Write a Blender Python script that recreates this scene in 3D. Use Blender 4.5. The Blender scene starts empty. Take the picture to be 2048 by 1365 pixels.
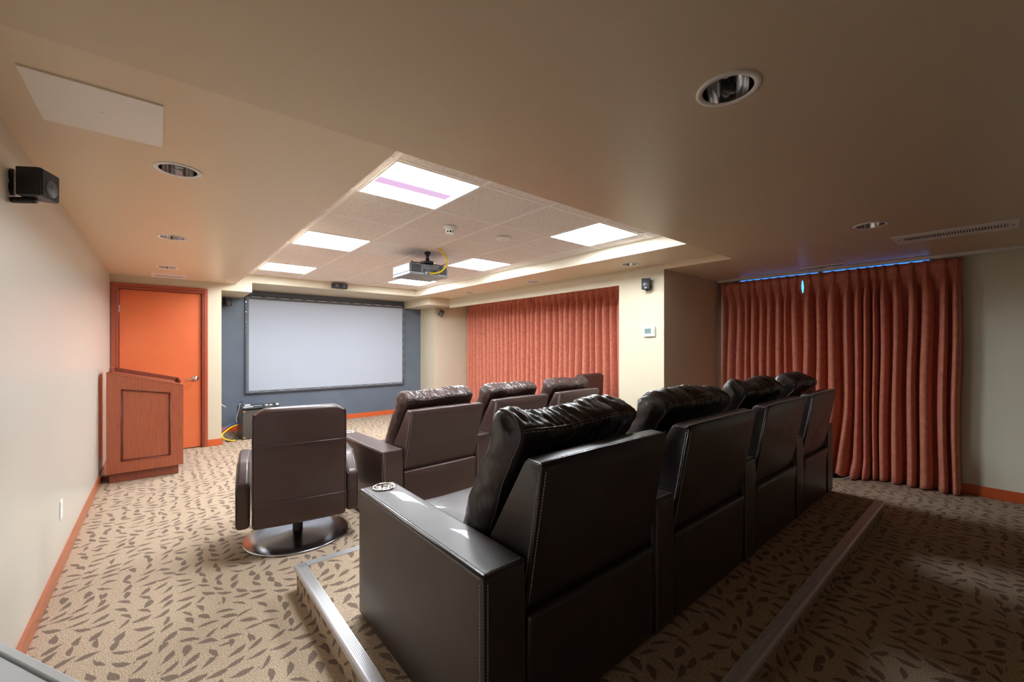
import bpy, bmesh, math, random
from mathutils import Vector, Matrix, noise
random.seed(7)
scene = bpy.context.scene
C = scene.collection
PI = math.pi

# ------------------------------------------------------------------ camera
CAM_H = 1.3815
cd = bpy.data.cameras.new('camera'); cam = bpy.data.objects.new('camera', cd); C.objects.link(cam)
cam.location = (0, 0, CAM_H)
cam.rotation_euler = (PI/2, 0, -math.radians(40.145))
cd.sensor_width = 36; cd.lens = 833.55/2048*36; cd.shift_y = 10.43/2048
cd.clip_start = 0.02; cd.clip_end = 60
scene.camera = cam
# ------------------------------------------------------------------ light and exposure
w = bpy.data.worlds.new('world'); scene.world = w; w.use_nodes = True
w.node_tree.nodes['Background'].inputs[0].default_value = (0.06, 0.30, 1.0, 1)   # blue daylight outside the window
w.node_tree.nodes['Background'].inputs[1].default_value = 0.8
scene.view_settings.view_transform = 'Standard'
scene.view_settings.look = 'None'
scene.view_settings.exposure = 2.12
scene.view_settings.gamma = 1
scene.view_settings.use_curve_mapping = False
PANEL_E = 13.0           # ceiling light panels
PANEL_C = (0.90, 0.95, 1.0)
try:
    scene.cycles.max_bounces = 14; scene.cycles.diffuse_bounces = 10; scene.cycles.glossy_bounces = 6
    scene.cycles.caustics_reflective = False; scene.cycles.caustics_refractive = False
    scene.cycles.sample_clamp_indirect = 16
except Exception: pass

# ------------------------------------------------------------------ key dimensions (metres)
XL = -0.472; YD = 7.083; YS = 8.085; XC = 0.653; XN = 1.02; XT = 0.819; YT = 1.738
XF = 4.31; XW = 3.644; XRW = 4.256; XG = 5.767; YR = -1.5
ZL = 2.267; Z1 = 2.245; ZS = 2.308; ZT = 2.433; ZN = 2.168; ZH = 2.130; ZUP = 2.62
YCOL0 = 2.47; YCOL1 = 3.069; YREC = 7.49

# ------------------------------------------------------------------ materials
def mat(name, col, rough=0.5, metal=0.0, spec=0.5, coat=0.0, bump=None, noise_col=None, emis=None, sheen=0.0, trans=0.0, stretch=None):
    m = bpy.data.materials.new(name); m.use_nodes = True
    nt = m.node_tree; b = nt.nodes['Principled BSDF']
    b.inputs['Base Color'].default_value = (*col, 1)
    b.inputs['Roughness'].default_value = rough
    b.inputs['Metallic'].default_value = metal
    b.inputs['Specular IOR Level'].default_value = spec
    b.inputs['Coat Weight'].default_value = coat
    if sheen:
        b.inputs['Sheen Weight'].default_value = sheen; b.inputs['Sheen Roughness'].default_value = 0.35
        b.inputs['Sheen Tint'].default_value = (1, .72, .62, 1)
    if trans: b.inputs['Transmission Weight'].default_value = trans
    if emis:
        b.inputs['Emission Color'].default_value = (*emis[0], 1); b.inputs['Emission Strength'].default_value = emis[1]
    tc = nt.nodes.new('ShaderNodeTexCoord'); src = tc.outputs['Object']
    if stretch:
        mp = nt.nodes.new('ShaderNodeMapping'); mp.inputs['Scale'].default_value = stretch
        nt.links.new(src, mp.inputs['Vector']); src = mp.outputs['Vector']
    if noise_col:
        c2, sc, det = noise_col[:3]
        n = nt.nodes.new('ShaderNodeTexNoise'); n.inputs['Scale'].default_value = sc; n.inputs['Detail'].default_value = det
        nt.links.new(src, n.inputs['Vector'])
        r = nt.nodes.new('ShaderNodeValToRGB')
        lo, hi = noise_col[3] if len(noise_col) > 3 else (0.35, 0.65)
        r.color_ramp.elements[0].position = lo; r.color_ramp.elements[1].position = hi
        r.color_ramp.elements[0].color = (*col, 1); r.color_ramp.elements[1].color = (*c2, 1)
        nt.links.new(n.outputs['Fac'], r.inputs['Fac']); nt.links.new(r.outputs['Color'], b.inputs['Base Color'])
    if bump:
        sc, st = bump[:2]; dist = bump[2] if len(bump) > 2 else 0.002
        n = nt.nodes.new('ShaderNodeTexNoise'); n.inputs['Scale'].default_value = sc; n.inputs['Detail'].default_value = 5
        nt.links.new(src, n.inputs['Vector'])
        bp = nt.nodes.new('ShaderNodeBump'); bp.inputs['Strength'].default_value = st; bp.inputs['Distance'].default_value = dist
        nt.links.new(n.outputs['Fac'], bp.inputs['Height']); nt.links.new(bp.outputs['Normal'], b.inputs['Normal'])
    return m

def carpet_mat():
    m = bpy.data.materials.new('leaf_carpet'); m.use_nodes = True
    nt = m.node_tree; N = nt.nodes; L = nt.links; b = N['Principled BSDF']
    geo = N.new('ShaderNodeNewGeometry')
    sep = N.new('ShaderNodeSeparateXYZ'); L.new(geo.outputs['Position'], sep.inputs[0])
    def M(op, a, b_=None, c=None):
        n = N.new('ShaderNodeMath'); n.operation = op
        for i, v in enumerate((a, b_, c)):
            if v is None: continue
            if isinstance(v, (int, float)): n.inputs[i].default_value = v
            else: L.new(v, n.inputs[i])
        return n.outputs[0]
    px = M('ADD', sep.outputs[0], sep.outputs[2]); py = M('ADD', sep.outputs[1], sep.outputs[2])
    cb = N.new('ShaderNodeCombineXYZ'); L.new(px, cb.inputs[0]); L.new(py, cb.inputs[1])
    def leaves(scale, off, lw, ll, seedang):
        sc = N.new('ShaderNodeVectorMath'); sc.operation = 'MULTIPLY_ADD'; L.new(cb.outputs[0], sc.inputs[0])
        sc.inputs[1].default_value = (scale, scale, 1); sc.inputs[2].default_value = (off, off*1.7, 0)
        v = N.new('ShaderNodeTexVoronoi'); v.voronoi_dimensions = '2D'; v.inputs['Scale'].default_value = 1; v.inputs['Randomness'].default_value = 0.45
        L.new(sc.outputs[0], v.inputs['Vector'])
        d = N.new('ShaderNodeVectorMath'); d.operation = 'SUBTRACT'; L.new(sc.outputs[0], d.inputs[0]); L.new(v.outputs['Position'], d.inputs[1])
        fl = N.new('ShaderNodeTexNoise'); fl.noise_dimensions = '2D'; fl.inputs['Scale'].default_value = 0.16; fl.inputs['Detail'].default_value = 0
        L.new(v.outputs['Position'], fl.inputs['Vector'])
        wn = N.new('ShaderNodeTexWhiteNoise'); wn.noise_dimensions = '2D'; L.new(v.outputs['Position'], wn.inputs['Vector'])
        wr = wn.outputs['Value']
        ang = M('ADD', M('MULTIPLY', fl.outputs['Fac'], 9.0), M('MULTIPLY', wr, 1.5))
        ang = M('ADD', ang, seedang)
        ro = N.new('ShaderNodeVectorRotate'); ro.rotation_type = 'Z_AXIS'; L.new(d.outputs[0], ro.inputs['Vector']); L.new(ang, ro.inputs['Angle'])
        s2 = N.new('ShaderNodeSeparateXYZ'); L.new(ro.outputs[0], s2.inputs[0])
        u = M('DIVIDE', s2.outputs[0], ll)
        curve = M('MULTIPLY', M('MULTIPLY', u, u), 0.10)
        wob = N.new('ShaderNodeTexNoise'); wob.noise_dimensions = '2D'; wob.inputs['Scale'].default_value = 4.0; L.new(sc.outputs[0], wob.inputs['Vector'])
        wv = M('ADD', M('SUBTRACT', s2.outputs[1], curve), M('MULTIPLY', M('SUBTRACT', wob.outputs['Fac'], 0.5), 0.10))
        wv = M('ABSOLUTE', wv)
        half = M('MULTIPLY', M('SUBTRACT', 1.0, M('POWER', M('ABSOLUTE', u), 1.7)), M('ADD', M('MULTIPLY', u, 0.45), 1.0))
        half = M('MULTIPLY', half, M('ADD', M('MULTIPLY', wn.outputs['Value'], lw*0.9), lw))
        dif = M('SUBTRACT', half, wv)
        edge = N.new('ShaderNodeTexNoise'); edge.inputs['Scale'].default_value = 220; L.new(geo.outputs['Position'], edge.inputs['Vector'])
        dif = M('ADD', dif, M('MULTIPLY', M('SUBTRACT', edge.outputs['Fac'], 0.5), 0.10))
        r = N.new('ShaderNodeMapRange'); r.interpolation_type = 'SMOOTHSTEP'; r.inputs['From Min'].default_value = -0.01; r.inputs['From Max'].default_value = 0.03
        L.new(dif, r.inputs['Value']); return r.outputs['Result']
    a = leaves(12.2, 0.0, 0.120, 0.60, 0.0)
    sp = N.new('ShaderNodeTexNoise'); sp.inputs['Scale'].default_value = 230; sp.inputs['Detail'].default_value = 3; L.new(geo.outputs['Position'], sp.inputs['Vector'])
    r1 = N.new('ShaderNodeValToRGB'); r1.color_ramp.elements[0].position = 0.36; r1.color_ramp.elements[1].position = 0.64
    r1.color_ramp.elements[0].color = (0.21, 0.15, 0.10, 1); r1.color_ramp.elements[1].color = (0.66, 0.52, 0.385, 1)
    r2 = N.new('ShaderNodeValToRGB'); r2.color_ramp.elements[0].position = 0.3; r2.color_ramp.elements[1].position = 0.7
    r2.color_ramp.elements[0].color = (0.105, 0.073, 0.055, 1); r2.color_ramp.elements[1].color = (0.27, 0.20, 0.155, 1)
    L.new(sp.outputs['Fac'], r1.inputs['Fac']); L.new(sp.outputs['Fac'], r2.inputs['Fac'])
    mx = N.new('ShaderNodeMix'); mx.data_type = 'RGBA'; L.new(a, mx.inputs[0]); L.new(r1.outputs[0], mx.inputs[6]); L.new(r2.outputs[0], mx.inputs[7])
    L.new(mx.outputs[2], b.inputs['Base Color'])
    b.inputs['Roughness'].default_value = 0.95; b.inputs['Specular IOR Level'].default_value = 0.15
    bp = N.new('ShaderNodeBump'); bp.inputs['Strength'].default_value = 0.6; bp.inputs['Distance'].default_value = 0.003
    L.new(sp.outputs['Fac'], bp.inputs['Height']); L.new(bp.outputs['Normal'], b.inputs['Normal'])
    return m

def wood_mat(name, c1, c2, rough=0.35, vertical=True, scale=5):
    st = (14, 14, 1.2) if vertical else (1.2, 1.2, 14)
    return mat(name, c1, rough, spec=0.4, noise_col=(c2, scale, 5, (0.3, 0.7)), stretch=st, coat=0.15)

M_CARPET = carpet_mat()
M_WALL = mat('cream_paint', (0.62, 0.56, 0.42), 0.42, spec=0.35, bump=(60, 0.04))
M_WALL_L = mat('cream_satin_paint', (0.60, 0.575, 0.505), 0.30, spec=0.45, bump=(9, 0.05, 0.01))
M_WALL_R = mat('olive_cream_paint', (0.80, 0.78, 0.64), 0.5, spec=0.3, bump=(60, 0.04))
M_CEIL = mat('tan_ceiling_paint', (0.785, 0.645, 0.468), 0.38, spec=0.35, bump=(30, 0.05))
M_CEIL_SHADED = mat('tan_ceiling_paint_shaded', (0.71, 0.583, 0.425), 0.38, spec=0.35, bump=(30, 0.05))  # tan ceiling paint, darkened to paint in weaker light on the near ceiling
M_WHITEP = mat('white_soffit_paint', (0.80, 0.76, 0.62), 0.5, spec=0.3)
M_SLATE = mat('slate_blue_paint', (0.115, 0.145, 0.19), 0.40, spec=0.4, noise_col=((0.135, 0.165, 0.21), 3, 3), bump=(50, 0.05))
M_TILE = mat('mineral_tile', (0.70, 0.64, 0.61), 0.95, spec=0.1, noise_col=((0.88, 0.84, 0.82), 130, 2, (0.40, 0.52)), bump=(130, 0.3))
M_TEE = mat('white_tee', (0.92, 0.90, 0.88), 0.5)
M_BASE = mat('orange_baseboard_paint', (0.62, 0.115, 0.03), 0.35, coat=0.2)
M_BASEWOOD = wood_mat('red_wood_baseboard', (0.36, 0.085, 0.03), (0.48, 0.14, 0.055), 0.3, vertical=False)
M_DOOR = mat('orange_door_paint', (0.72, 0.165, 0.055), 0.33, coat=0.2, noise_col=((0.68, 0.15, 0.05), 2, 2))
M_DTRIM = mat('rust_red_trim_paint', (0.36, 0.075, 0.035), 0.3, coat=0.3)
M_LECT = wood_mat('cherry_wood', (0.30, 0.075, 0.035), (0.37, 0.105, 0.05), 0.36)
M_LECT2 = wood_mat('cherry_wood_dark', (0.20, 0.05, 0.03), (0.25, 0.07, 0.04), 0.36)
M_LEA = mat('dark_brown_leather', (0.019, 0.013, 0.012), 0.37, spec=0.6, coat=0.12, bump=(170, 0.18, 0.0012), noise_col=((0.030, 0.019, 0.016), 9, 3))
M_LEAF = mat('brown_leather', (0.066, 0.039, 0.034), 0.40, spec=0.5, coat=0.12, bump=(170, 0.18, 0.0012), noise_col=((0.068, 0.034, 0.029), 9, 3))
M_STITCH = mat('grey_thread', (0.55, 0.52, 0.50), 0.7)
M_PIPE = mat('leather_piping', (0.06, 0.04, 0.036), 0.3, coat=0.3)
M_CHROME = mat('chrome', (0.85, 0.85, 0.86), 0.08, metal=1)
M_STEEL = mat('brushed_steel', (0.52, 0.52, 0.54), 0.22, metal=1, noise_col=((0.40, 0.40, 0.42), 6, 4))
M_ALU = mat('ribbed_aluminium', (0.62, 0.62, 0.64), 0.42, metal=0.55)
M_BLACK = mat('black_plastic', (0.012, 0.012, 0.014), 0.38)
M_GRILLE = mat('black_speaker_grille', (0.03, 0.03, 0.035), 0.7, bump=(600, 0.3))
M_CONE = mat('grey_cone', (0.10, 0.11, 0.13), 0.35)
M_WPLASTIC = mat('white_plastic', (0.82, 0.82, 0.80), 0.4)
M_WMETAL = mat('white_metal', (0.88, 0.86, 0.84), 0.45)
M_PANELW = mat('access_panel_white', (0.90, 0.85, 0.80), 0.5)
M_CURT = mat('terracotta_velvet', (0.54, 0.175, 0.115), 0.85, spec=0.15, sheen=0.35, noise_col=((0.64, 0.235, 0.16), 22, 4), bump=(90, 0.12))
M_HEM = mat('white_lining', (0.6, 0.58, 0.55), 0.8)
M_SCREEN = mat('screen_fabric', (0.43, 0.48, 0.56), 0.75, spec=0.2)
M_SFRAME = mat('dark_grey_border', (0.15, 0.165, 0.19), 0.55)
M_SFRAME2 = mat('black_frame', (0.06, 0.068, 0.082), 0.45)
M_LACE = mat('pale_lacing', (0.62, 0.64, 0.68), 0.6)
M_EMIT = mat('lit_diffuser', (0.9, 0.9, 0.9), 0.6, emis=(PANEL_C, PANEL_E))
M_LILAC = mat('lilac_basket', (0.01, 0.007, 0.01), 0.6, emis=((0.62, 0.40, 0.62), 0.30))
M_REAR = mat('dark_brown_paint', (0.13, 0.10, 0.075), 0.6)
M_BRASS = mat('brass', (0.65, 0.45, 0.16), 0.3, metal=1)
M_GLASSD = mat('dark_glass', (0.03, 0.03, 0.032), 0.04, spec=0.9, coat=0.8)
M_RACK = mat('black_rack', (0.02, 0.022, 0.027), 0.3)
M_YEL = mat('yellow_cable', (0.85, 0.60, 0.01), 0.4)
M_BLUE = mat('blue_cable', (0.08, 0.22, 0.7), 0.4)
M_WCAB = mat('white_cable', (0.75, 0.75, 0.75), 0.5)
M_BCAB = mat('black_cable', (0.015, 0.015, 0.015), 0.45)
M_PROJ = mat('projector_grey', (0.16, 0.17, 0.20), 0.4)
M_PROJW = mat('projector_shell', (0.30, 0.32, 0.36), 0.35)
M_PORT = mat('port_plate', (0.6, 0.6, 0.62), 0.4, noise_col=((0.03, 0.03, 0.03), 60, 0, (0.48, 0.52)))
M_LCD = mat('grey_lcd', (0.17, 0.24, 0.25), 0.25)
M_DESK = mat('white_laminate', (0.90, 0.94, 0.97), 0.4)
M_GLASS = mat('window_glass', (1, 1, 1), 0.0, trans=1.0)
M_HOLE = mat('dark_hole', (0.006, 0.006, 0.006), 0.9)

# ------------------------------------------------------------------ helpers
def tagp(o, label=None, cat=None, group=None, kind=None):
    if label: o['label'] = label
    if cat: o['category'] = cat
    if group: o['group'] = group
    if kind: o['kind'] = kind
    return o

def obj(name, bm, m, parent=None, bevel=0.0, seg=2, smooth=False, solid=0.0):
    bmesh.ops.recalc_face_normals(bm, faces=bm.faces)
    me = bpy.data.meshes.new(name); bm.to_mesh(me); bm.free()
    me.materials.append(m)
    o = bpy.data.objects.new(name, me); C.objects.link(o)
    if parent: o.parent = parent
    if smooth:
        for p in me.polygons: p.use_smooth = True
    if solid:
        s = o.modifiers.new('s', 'SOLIDIFY'); s.thickness = solid; s.offset = 0
    if bevel:
        b = o.modifiers.new('b', 'BEVEL'); b.width = bevel; b.segments = seg; b.limit_method = 'ANGLE'; b.angle_limit = 0.6
        for p in me.polygons: p.use_smooth = True
        try:
            b.harden_normals = True
        except Exception: pass
    return o

def thing(name, label, cat, loc=(0, 0, 0), rz=0, group=None):
    o = bpy.data.objects.new(name, None); C.objects.link(o)
    o.empty_display_size = 0.1
    o.location = loc; o.rotation_euler = (0, 0, rz)
    return tagp(o, label, cat, group)

def struct(name, bm, m, parent=None, bevel=0):
    o = obj(name, bm, m, parent, bevel)
    if parent is None: o['kind'] = 'structure'
    return o

def box(bm, x0, x1, y0, y1, z0, z1, mtx=None):
    vs = [bm.verts.new((x, y, z)) for x in (x0, x1) for y in (y0, y1) for z in (z0, z1)]
    if mtx:
        for v in vs: v.co = mtx @ v.co
    for f in ((0, 1, 3, 2), (4, 6, 7, 5), (0, 4, 5, 1), (2, 3, 7, 6), (0, 2, 6, 4), (1, 5, 7, 3)):
        bm.faces.new([vs[i] for i in f])
    return vs

def boxes(*bs):
    bm = bmesh.new()
    for b in bs: box(bm, *b)
    return bm

def prism(bm, poly, a0, a1, axis='x'):
    """extrude a 2D polygon along an axis; poly is in the two other axes, in order"""
    def P(u, v, a):
        return {'x': (a, u, v), 'y': (u, a, v), 'z': (u, v, a)}[axis]
    A = [bm.verts.new(P(u, v, a0)) for u, v in poly]; B = [bm.verts.new(P(u, v, a1)) for u, v in poly]
    bm.faces.new(A); bm.faces.new(B[::-1])
    n = len(poly)
    for i in range(n): bm.faces.new((A[i], B[i], B[(i+1) % n], A[(i+1) % n]))
    return A + B

def lathe(bm, prof, seg=40, loc=(0, 0, 0), close=False):
    rings = []
    for r, z in prof:
        if r < 1e-6: rings.append([bm.verts.new((loc[0], loc[1], loc[2]+z))])
        else: rings.append([bm.verts.new((loc[0]+r*math.cos(2*PI*i/seg), loc[1]+r*math.sin(2*PI*i/seg), loc[2]+z)) for i in range(seg)])
    for a, b in zip(rings, rings[1:]):
        for i in range(seg):
            j = (i+1) % seg
            if len(a) == 1 and len(b) == 1: continue
            if len(a) == 1: bm.faces.new((a[0], b[i], b[j]))
            elif len(b) == 1: bm.faces.new((a[i], b[0], a[j]))
            else: bm.faces.new((a[i], b[i], b[j], a[j]))

def smooth_path(pts, k=6):
    P = [Vector(p) for p in pts]
    if len(P) < 3: return P
    out = []
    for i in range(len(P)-1):
        p0 = P[max(i-1, 0)]; p1 = P[i]; p2 = P[i+1]; p3 = P[min(i+2, len(P)-1)]
        for j in range(k):
            t = j/k
            out.append(0.5*((2*p1)+(p2-p0)*t+(2*p0-5*p1+4*p2-p3)*t*t+(3*p1-p0-3*p2+p3)*t**3))
    out.append(P[-1]); return out

def tube(bm, pts, r, seg=8, k=6):
    P = smooth_path(pts, k); rings = []
    up = Vector((0, 0, 1))
    for i, p in enumerate(P):
        d = (P[min(i+1, len(P)-1)]-P[max(i-1, 0)]).normalized()
        a = d.cross(up)
        if a.length < 1e-3: a = d.cross(Vector((1, 0, 0)))
        a.normalize(); b = d.cross(a).normalized()
        rings.append([bm.verts.new(p+r*(a*math.cos(2*PI*j/seg)+b*math.sin(2*PI*j/seg))) for j in range(seg)])
    for a, b in zip(rings, rings[1:]):
        for j in range(seg): bm.faces.new((a[j], b[j], b[(j+1) % seg], a[(j+1) % seg]))
    bm.faces.new(rings[0]); bm.faces.new(rings[-1][::-1])

def stitches(pts, step=0.010, ln=0.006, r=0.0009, bm=None):
    bm = bm or bmesh.new()
    P = [Vector(p) for p in pts]
    for a, b in zip(P, P[1:]):
        d = b-a; L = d.length; d.normalize()
        side = d.cross(Vector((0.3, 0.5, 0.8))).normalized(); up = d.cross(side)
        for i in range(int(L/step)):
            p = a+d*(i*step)
            q = p+d*ln
            vs = [bm.verts.new(e+s*side*r+t*up*r) for e in (p, q) for s, t in ((-1, -1), (1, -1), (1, 1), (-1, 1))]
            for f in ((0, 1, 2, 3), (7, 6, 5, 4), (0, 4, 5, 1), (1, 5, 6, 2), (2, 6, 7, 3), (3, 7, 4, 0)):
                bm.faces.new([vs[i_] for i_ in f])
    return bm

def _samples(h, r, n):
    inner = h-r
    s = [-h, -h+r*0.2, -h+r*0.45, -h+r*0.72]
    s += [-inner+2*inner*i/n for i in range(n+1)]
    s += [h-r*0.72, h-r*0.45, h-r*0.2, h]
    return s

def rbox(bm, x0, x1, y0, y1, z0, z1, r=0.02, n=(6, 6, 6), bulge=(0, 0, 0), fn=None):
    """rounded box with optional bulging faces and a deform callback"""
    c = Vector(((x0+x1)/2, (y0+y1)/2, (z0+z1)/2)); h = Vector(((x1-x0)/2, (y1-y0)/2, (z1-z0)/2))
    r = min(r, h.x*.95, h.y*.95, h.z*.95)
    S = [_samples(h[i], r, n[i]) for i in range(3)]
    cache = {}
    def V(p):
        key = tuple(round(q, 6) for q in p)
        if key in cache: return cache[key]
        p = Vector(p)
        inner = Vector([max(-(h[i]-r), min(h[i]-r, p[i])) for i in range(3)])
        d = p-inner; q = inner+d.normalized()*r if d.length > 1e-9 else p
        for i in range(3):
            if bulge[i]:
                j, k = (i+1) % 3, (i+2) % 3
                wgt = (1-(p[j]/h[j])**2)*(1-(p[k]/h[k])**2)
                q[i] += math.copysign(1, p[i])*bulge[i]*wgt*(abs(p[i])/h[i])
        q = q+c
        if fn: q = Vector(fn(q))
        cache[key] = bm.verts.new(q); return cache[key]
    for ax in range(3):
        j, k = (ax+1) % 3, (ax+2) % 3
        for sgn in (-1, 1):
            for a in range(len(S[j])-1):
                for b in range(len(S[k])-1):
                    q = []
                    for (u, v) in ((a, b), (a+1, b), (a+1, b+1), (a, b+1)):
                        p = [0, 0, 0]; p[ax] = sgn*h[ax]; p[j] = S[j][u]; p[k] = S[k][v]; q.append(V(p))
                    if sgn < 0: q = q[::-1]
                    try: bm.faces.new(q)
                    except ValueError: pass

def cut(o, cutter_bm):
    """bake a boolean difference into o"""
    me = bpy.data.meshes.new('cutter'); bmesh.ops.recalc_face_normals(cutter_bm, faces=cutter_bm.faces); cutter_bm.to_mesh(me); cutter_bm.free()
    k = bpy.data.objects.new('cutter', me); C.objects.link(k)
    k.parent = o.parent
    b = o.modifiers.new('cut', 'BOOLEAN'); b.operation = 'DIFFERENCE'; b.object = k; b.solver = 'EXACT'
    dg = bpy.context.evaluated_depsgraph_get()
    new = bpy.data.meshes.new_from_object(o.evaluated_get(dg))
    o.modifiers.clear(); o.data = new
    bpy.data.objects.remove(k); bpy.data.meshes.remove(me)

def cyl_bm(spots, r, z0, z1, seg=40):
    bm = bmesh.new()
    for x, y in spots: lathe(bm, [(0, z0), (r, z0), (r, z1), (0, z1)], seg, (x, y, 0))
    return bm

# ================================================================== STRUCTURE
struct('floor', boxes((XL-0.1, XG+0.25, YR-0.1, YS+0.15, -0.06, 0)), M_CARPET)
struct('wall_left', boxes((XL-0.12, XL, YR-0.1, YD, 0, ZUP)), M_WALL_L)
struct('wall_rear', boxes((XL-0.12, XG+0.25, YR-0.12, YR, 0, ZUP)), M_REAR)
bm = bmesh.new()   # wall with the door and the cream header that crosses above the screen recess
box(bm, XL-0.12, -0.41, YD, YS+0.12, 0, ZUP); box(bm, 0.44, XC, YD, YS+0.12, 0, ZUP)
box(bm, -0.41, 0.44, YD, YS+0.12, 2.115, ZUP); box(bm, -0.41, 0.44, YD+0.10, YS+0.12, 0, 2.115)
struct('wall_door', bm, M_WALL)
bm = bmesh.new()
box(bm, XC, XN, YD, YS, ZN, ZUP); box(bm, XN, XW, YD, YS, ZS, ZUP)
struct('trim_1', bm, M_WALL)                                   # header over the screen recess
struct('wall_screen', boxes((XC-0.1, XRW+0.1, YS, YS+0.12, 0, ZUP)), M_SLATE)
struct('wall_return', boxes((XRW, 5.35, YREC, YS+0.12, 0, ZUP)), M_WALL)
struct('trim_2', boxes((3.87, 4.45, 7.0, YS, 2.165, ZS+0.02)), M_WALL)   # lower box at the corner
struct('wall_recess', boxes((5.20, 5.35, YCOL1, YREC, 0, ZUP)), M_WALL)
struct('column', boxes((XF, XG+0.15, YCOL0, YCOL1, 0, ZUP)), M_WALL)
struct('trim_3', boxes((XF, XF+0.04, YCOL1, 7.0, ZH, ZS+0.02)), M_WALL)   # fascia above the far curtains
bm = bmesh.new()  # right wall with window opening
box(bm, XG, XG+0.16, YR, 0.45, 0, ZUP); box(bm, XG, XG+0.16, 0.45, 2.3, 0, 0.9)
box(bm, XG, XG+0.16, 2.3, YCOL0, 0, ZUP); box(bm, XG, XG+0.16, 0.45, 2.3, Z1, ZUP)
struct('wall_right', bm, M_WALL_R)
# ceilings
DL_NEAR = [(1.455, 0.602), (3.868, 0.624)]
DL_LEFT = [(0.068, 2.68), (0.075, 4.37), (0.06, 6.06)]
DL_SOFF = [(4.05, 2.748), (4.085, 4.37), (4.10, 5.99)]
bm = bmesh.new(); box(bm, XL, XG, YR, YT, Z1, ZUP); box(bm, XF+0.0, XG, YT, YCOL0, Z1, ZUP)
near = struct('ceiling', bm, M_CEIL_SHADED)
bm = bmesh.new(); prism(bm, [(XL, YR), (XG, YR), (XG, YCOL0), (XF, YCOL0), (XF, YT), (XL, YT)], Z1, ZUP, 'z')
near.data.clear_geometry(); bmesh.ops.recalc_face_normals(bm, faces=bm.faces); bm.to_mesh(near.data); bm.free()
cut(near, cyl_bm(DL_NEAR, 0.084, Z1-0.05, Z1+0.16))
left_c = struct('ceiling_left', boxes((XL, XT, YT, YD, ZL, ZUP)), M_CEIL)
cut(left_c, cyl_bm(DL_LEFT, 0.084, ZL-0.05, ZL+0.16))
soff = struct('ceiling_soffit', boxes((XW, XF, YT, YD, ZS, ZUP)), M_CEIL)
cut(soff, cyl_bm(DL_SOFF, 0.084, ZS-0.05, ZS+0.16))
struct('ceiling_soffit_far', boxes((XW, XRW, YD, YS, ZS, ZUP)), M_WALL)
struct('ceiling_recess', boxes((XF, 5.20, YCOL1, YREC, ZS, ZUP)), M_WALL)
struct('trim_4', boxes((XW-0.004, XW, YT, YD, ZS, ZT)), M_WHITEP)   # pale riser beside the tile ceiling
struct('ceiling_tiles', boxes((XT, XW, YT, YD, ZT, ZT+0.03)), M_TILE)
TX = [1.004, 1.613, 2.220, 2.827, 3.430]
TY = [2.203+0.619*i for i in range(8)]
bm = bmesh.new()
for i, x in enumerate(TX): box(bm, x-0.011, x+0.011, YT, YD, ZT-0.003, ZT+0.001)
for y in TY: box(bm, XT, XW, y-0.011, y+0.011, ZT-0.0032, ZT+0.001)
box(bm, XW-0.03, XW-0.004, YT, YD, ZT-0.004, ZT+0.001); box(bm, XT, XW, YD-0.02, YD, ZT-0.004, ZT+0.001)
box(bm, XT, XW, YT, YT+0.02, ZT-0.004, ZT+0.001)
struct('trim_5', bm, M_TEE)                                    # tee grid
# baseboards
bm = bmesh.new(); box(bm, XL, XL+0.013, YR, YD, 0, 0.092)
bb = struct('baseboard_left', bm, M_BASEWOOD, bevel=0.002)
struct('baseboard_door', boxes((0.497, XC+0.012, YD-0.013, YD, 0, 0.093), (XC, XC+0.012, YD, YS, 0, 0.093)), M_BASE, bevel=0.003)
struct('baseboard_screen', boxes((XC+0.012, XRW, YS-0.013, YS, 0, 0.085)), M_BASE, bevel=0.003)
struct('baseboard_return', boxes((XRW-0.013, XRW, YREC-0.013, YS-0.013, 0, 0.085), (XRW, 5.20, YREC-0.013, YREC, 0, 0.085)), M_BASE, bevel=0.003)
struct('baseboard_column', boxes((XF-0.013, XF, YCOL0-0.013, YCOL1, 0, 0.09), (XF, XG, YCOL0-0.013, YCOL0, 0, 0.09)), M_BASE, bevel=0.003)
struct('baseboard_right', boxes((XG-0.014, XG, YR, YCOL0-0.013, 0, 0.096)), M_BASE, bevel=0.003)
# window behind the right curtains
wn = thing('window_1', None, None); wn['kind'] = 'structure'
obj('window_frame', boxes((XG+0.05, XG+0.1, 0.45, 2.3, 0.9, 0.94), (XG+0.05, XG+0.1, 0.45, 2.3, Z1-0.006, Z1), (XG+0.05, XG+0.1, 0.45, 0.49, 0.94, Z1-0.006),
    (XG+0.05, XG+0.1, 2.26, 2.3, 0.94, Z1-0.006), (XG+0.05, XG+0.1, 1.36, 1.40, 0.94, Z1-0.006)), M_WPLASTIC, wn)
obj('window_pane', boxes((XG+0.07, XG+0.075, 0.49, 2.26, 0.94, Z1-0.006)), M_GLASS, wn)
# door
d = thing('door_1', None, None, (0, YD, 0)); d['kind'] = 'structure'
obj('door_panel', boxes((-0.392, 0.424, 0.03, 0.072, 0.012, 2.094)), M_DOOR, d, bevel=0.002)
bm = bmesh.new()   # stepped casing: outer board, inner bead, jamb
for (a, b_, t) in ((-0.466, -0.425, 0.022), (-0.425, -0.406, 0.014)):
    box(bm, a, b_, -t, 0, 0, 2.172 if a < -0.45 else 2.131)
for (a, b_, t) in ((0.457, 0.497, 0.022), (0.438, 0.457, 0.014)):
    box(bm, a, b_, -t, 0, 0, 2.172 if b_ > 0.48 else 2.131)
box(bm, -0.425, 0.457, -0.022, 0, 2.131, 2.172); box(bm, -0.406, 0.438, -0.014, 0, 2.112, 2.131)
box(bm, -0.41, -0.396, -0.002, 0.1, 0, 2.112); box(bm, 0.428, 0.44, -0.002, 0.1, 0, 2.112); box(bm, -0.41, 0.44, -0.002, 0.1, 2.098, 2.114)
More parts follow.
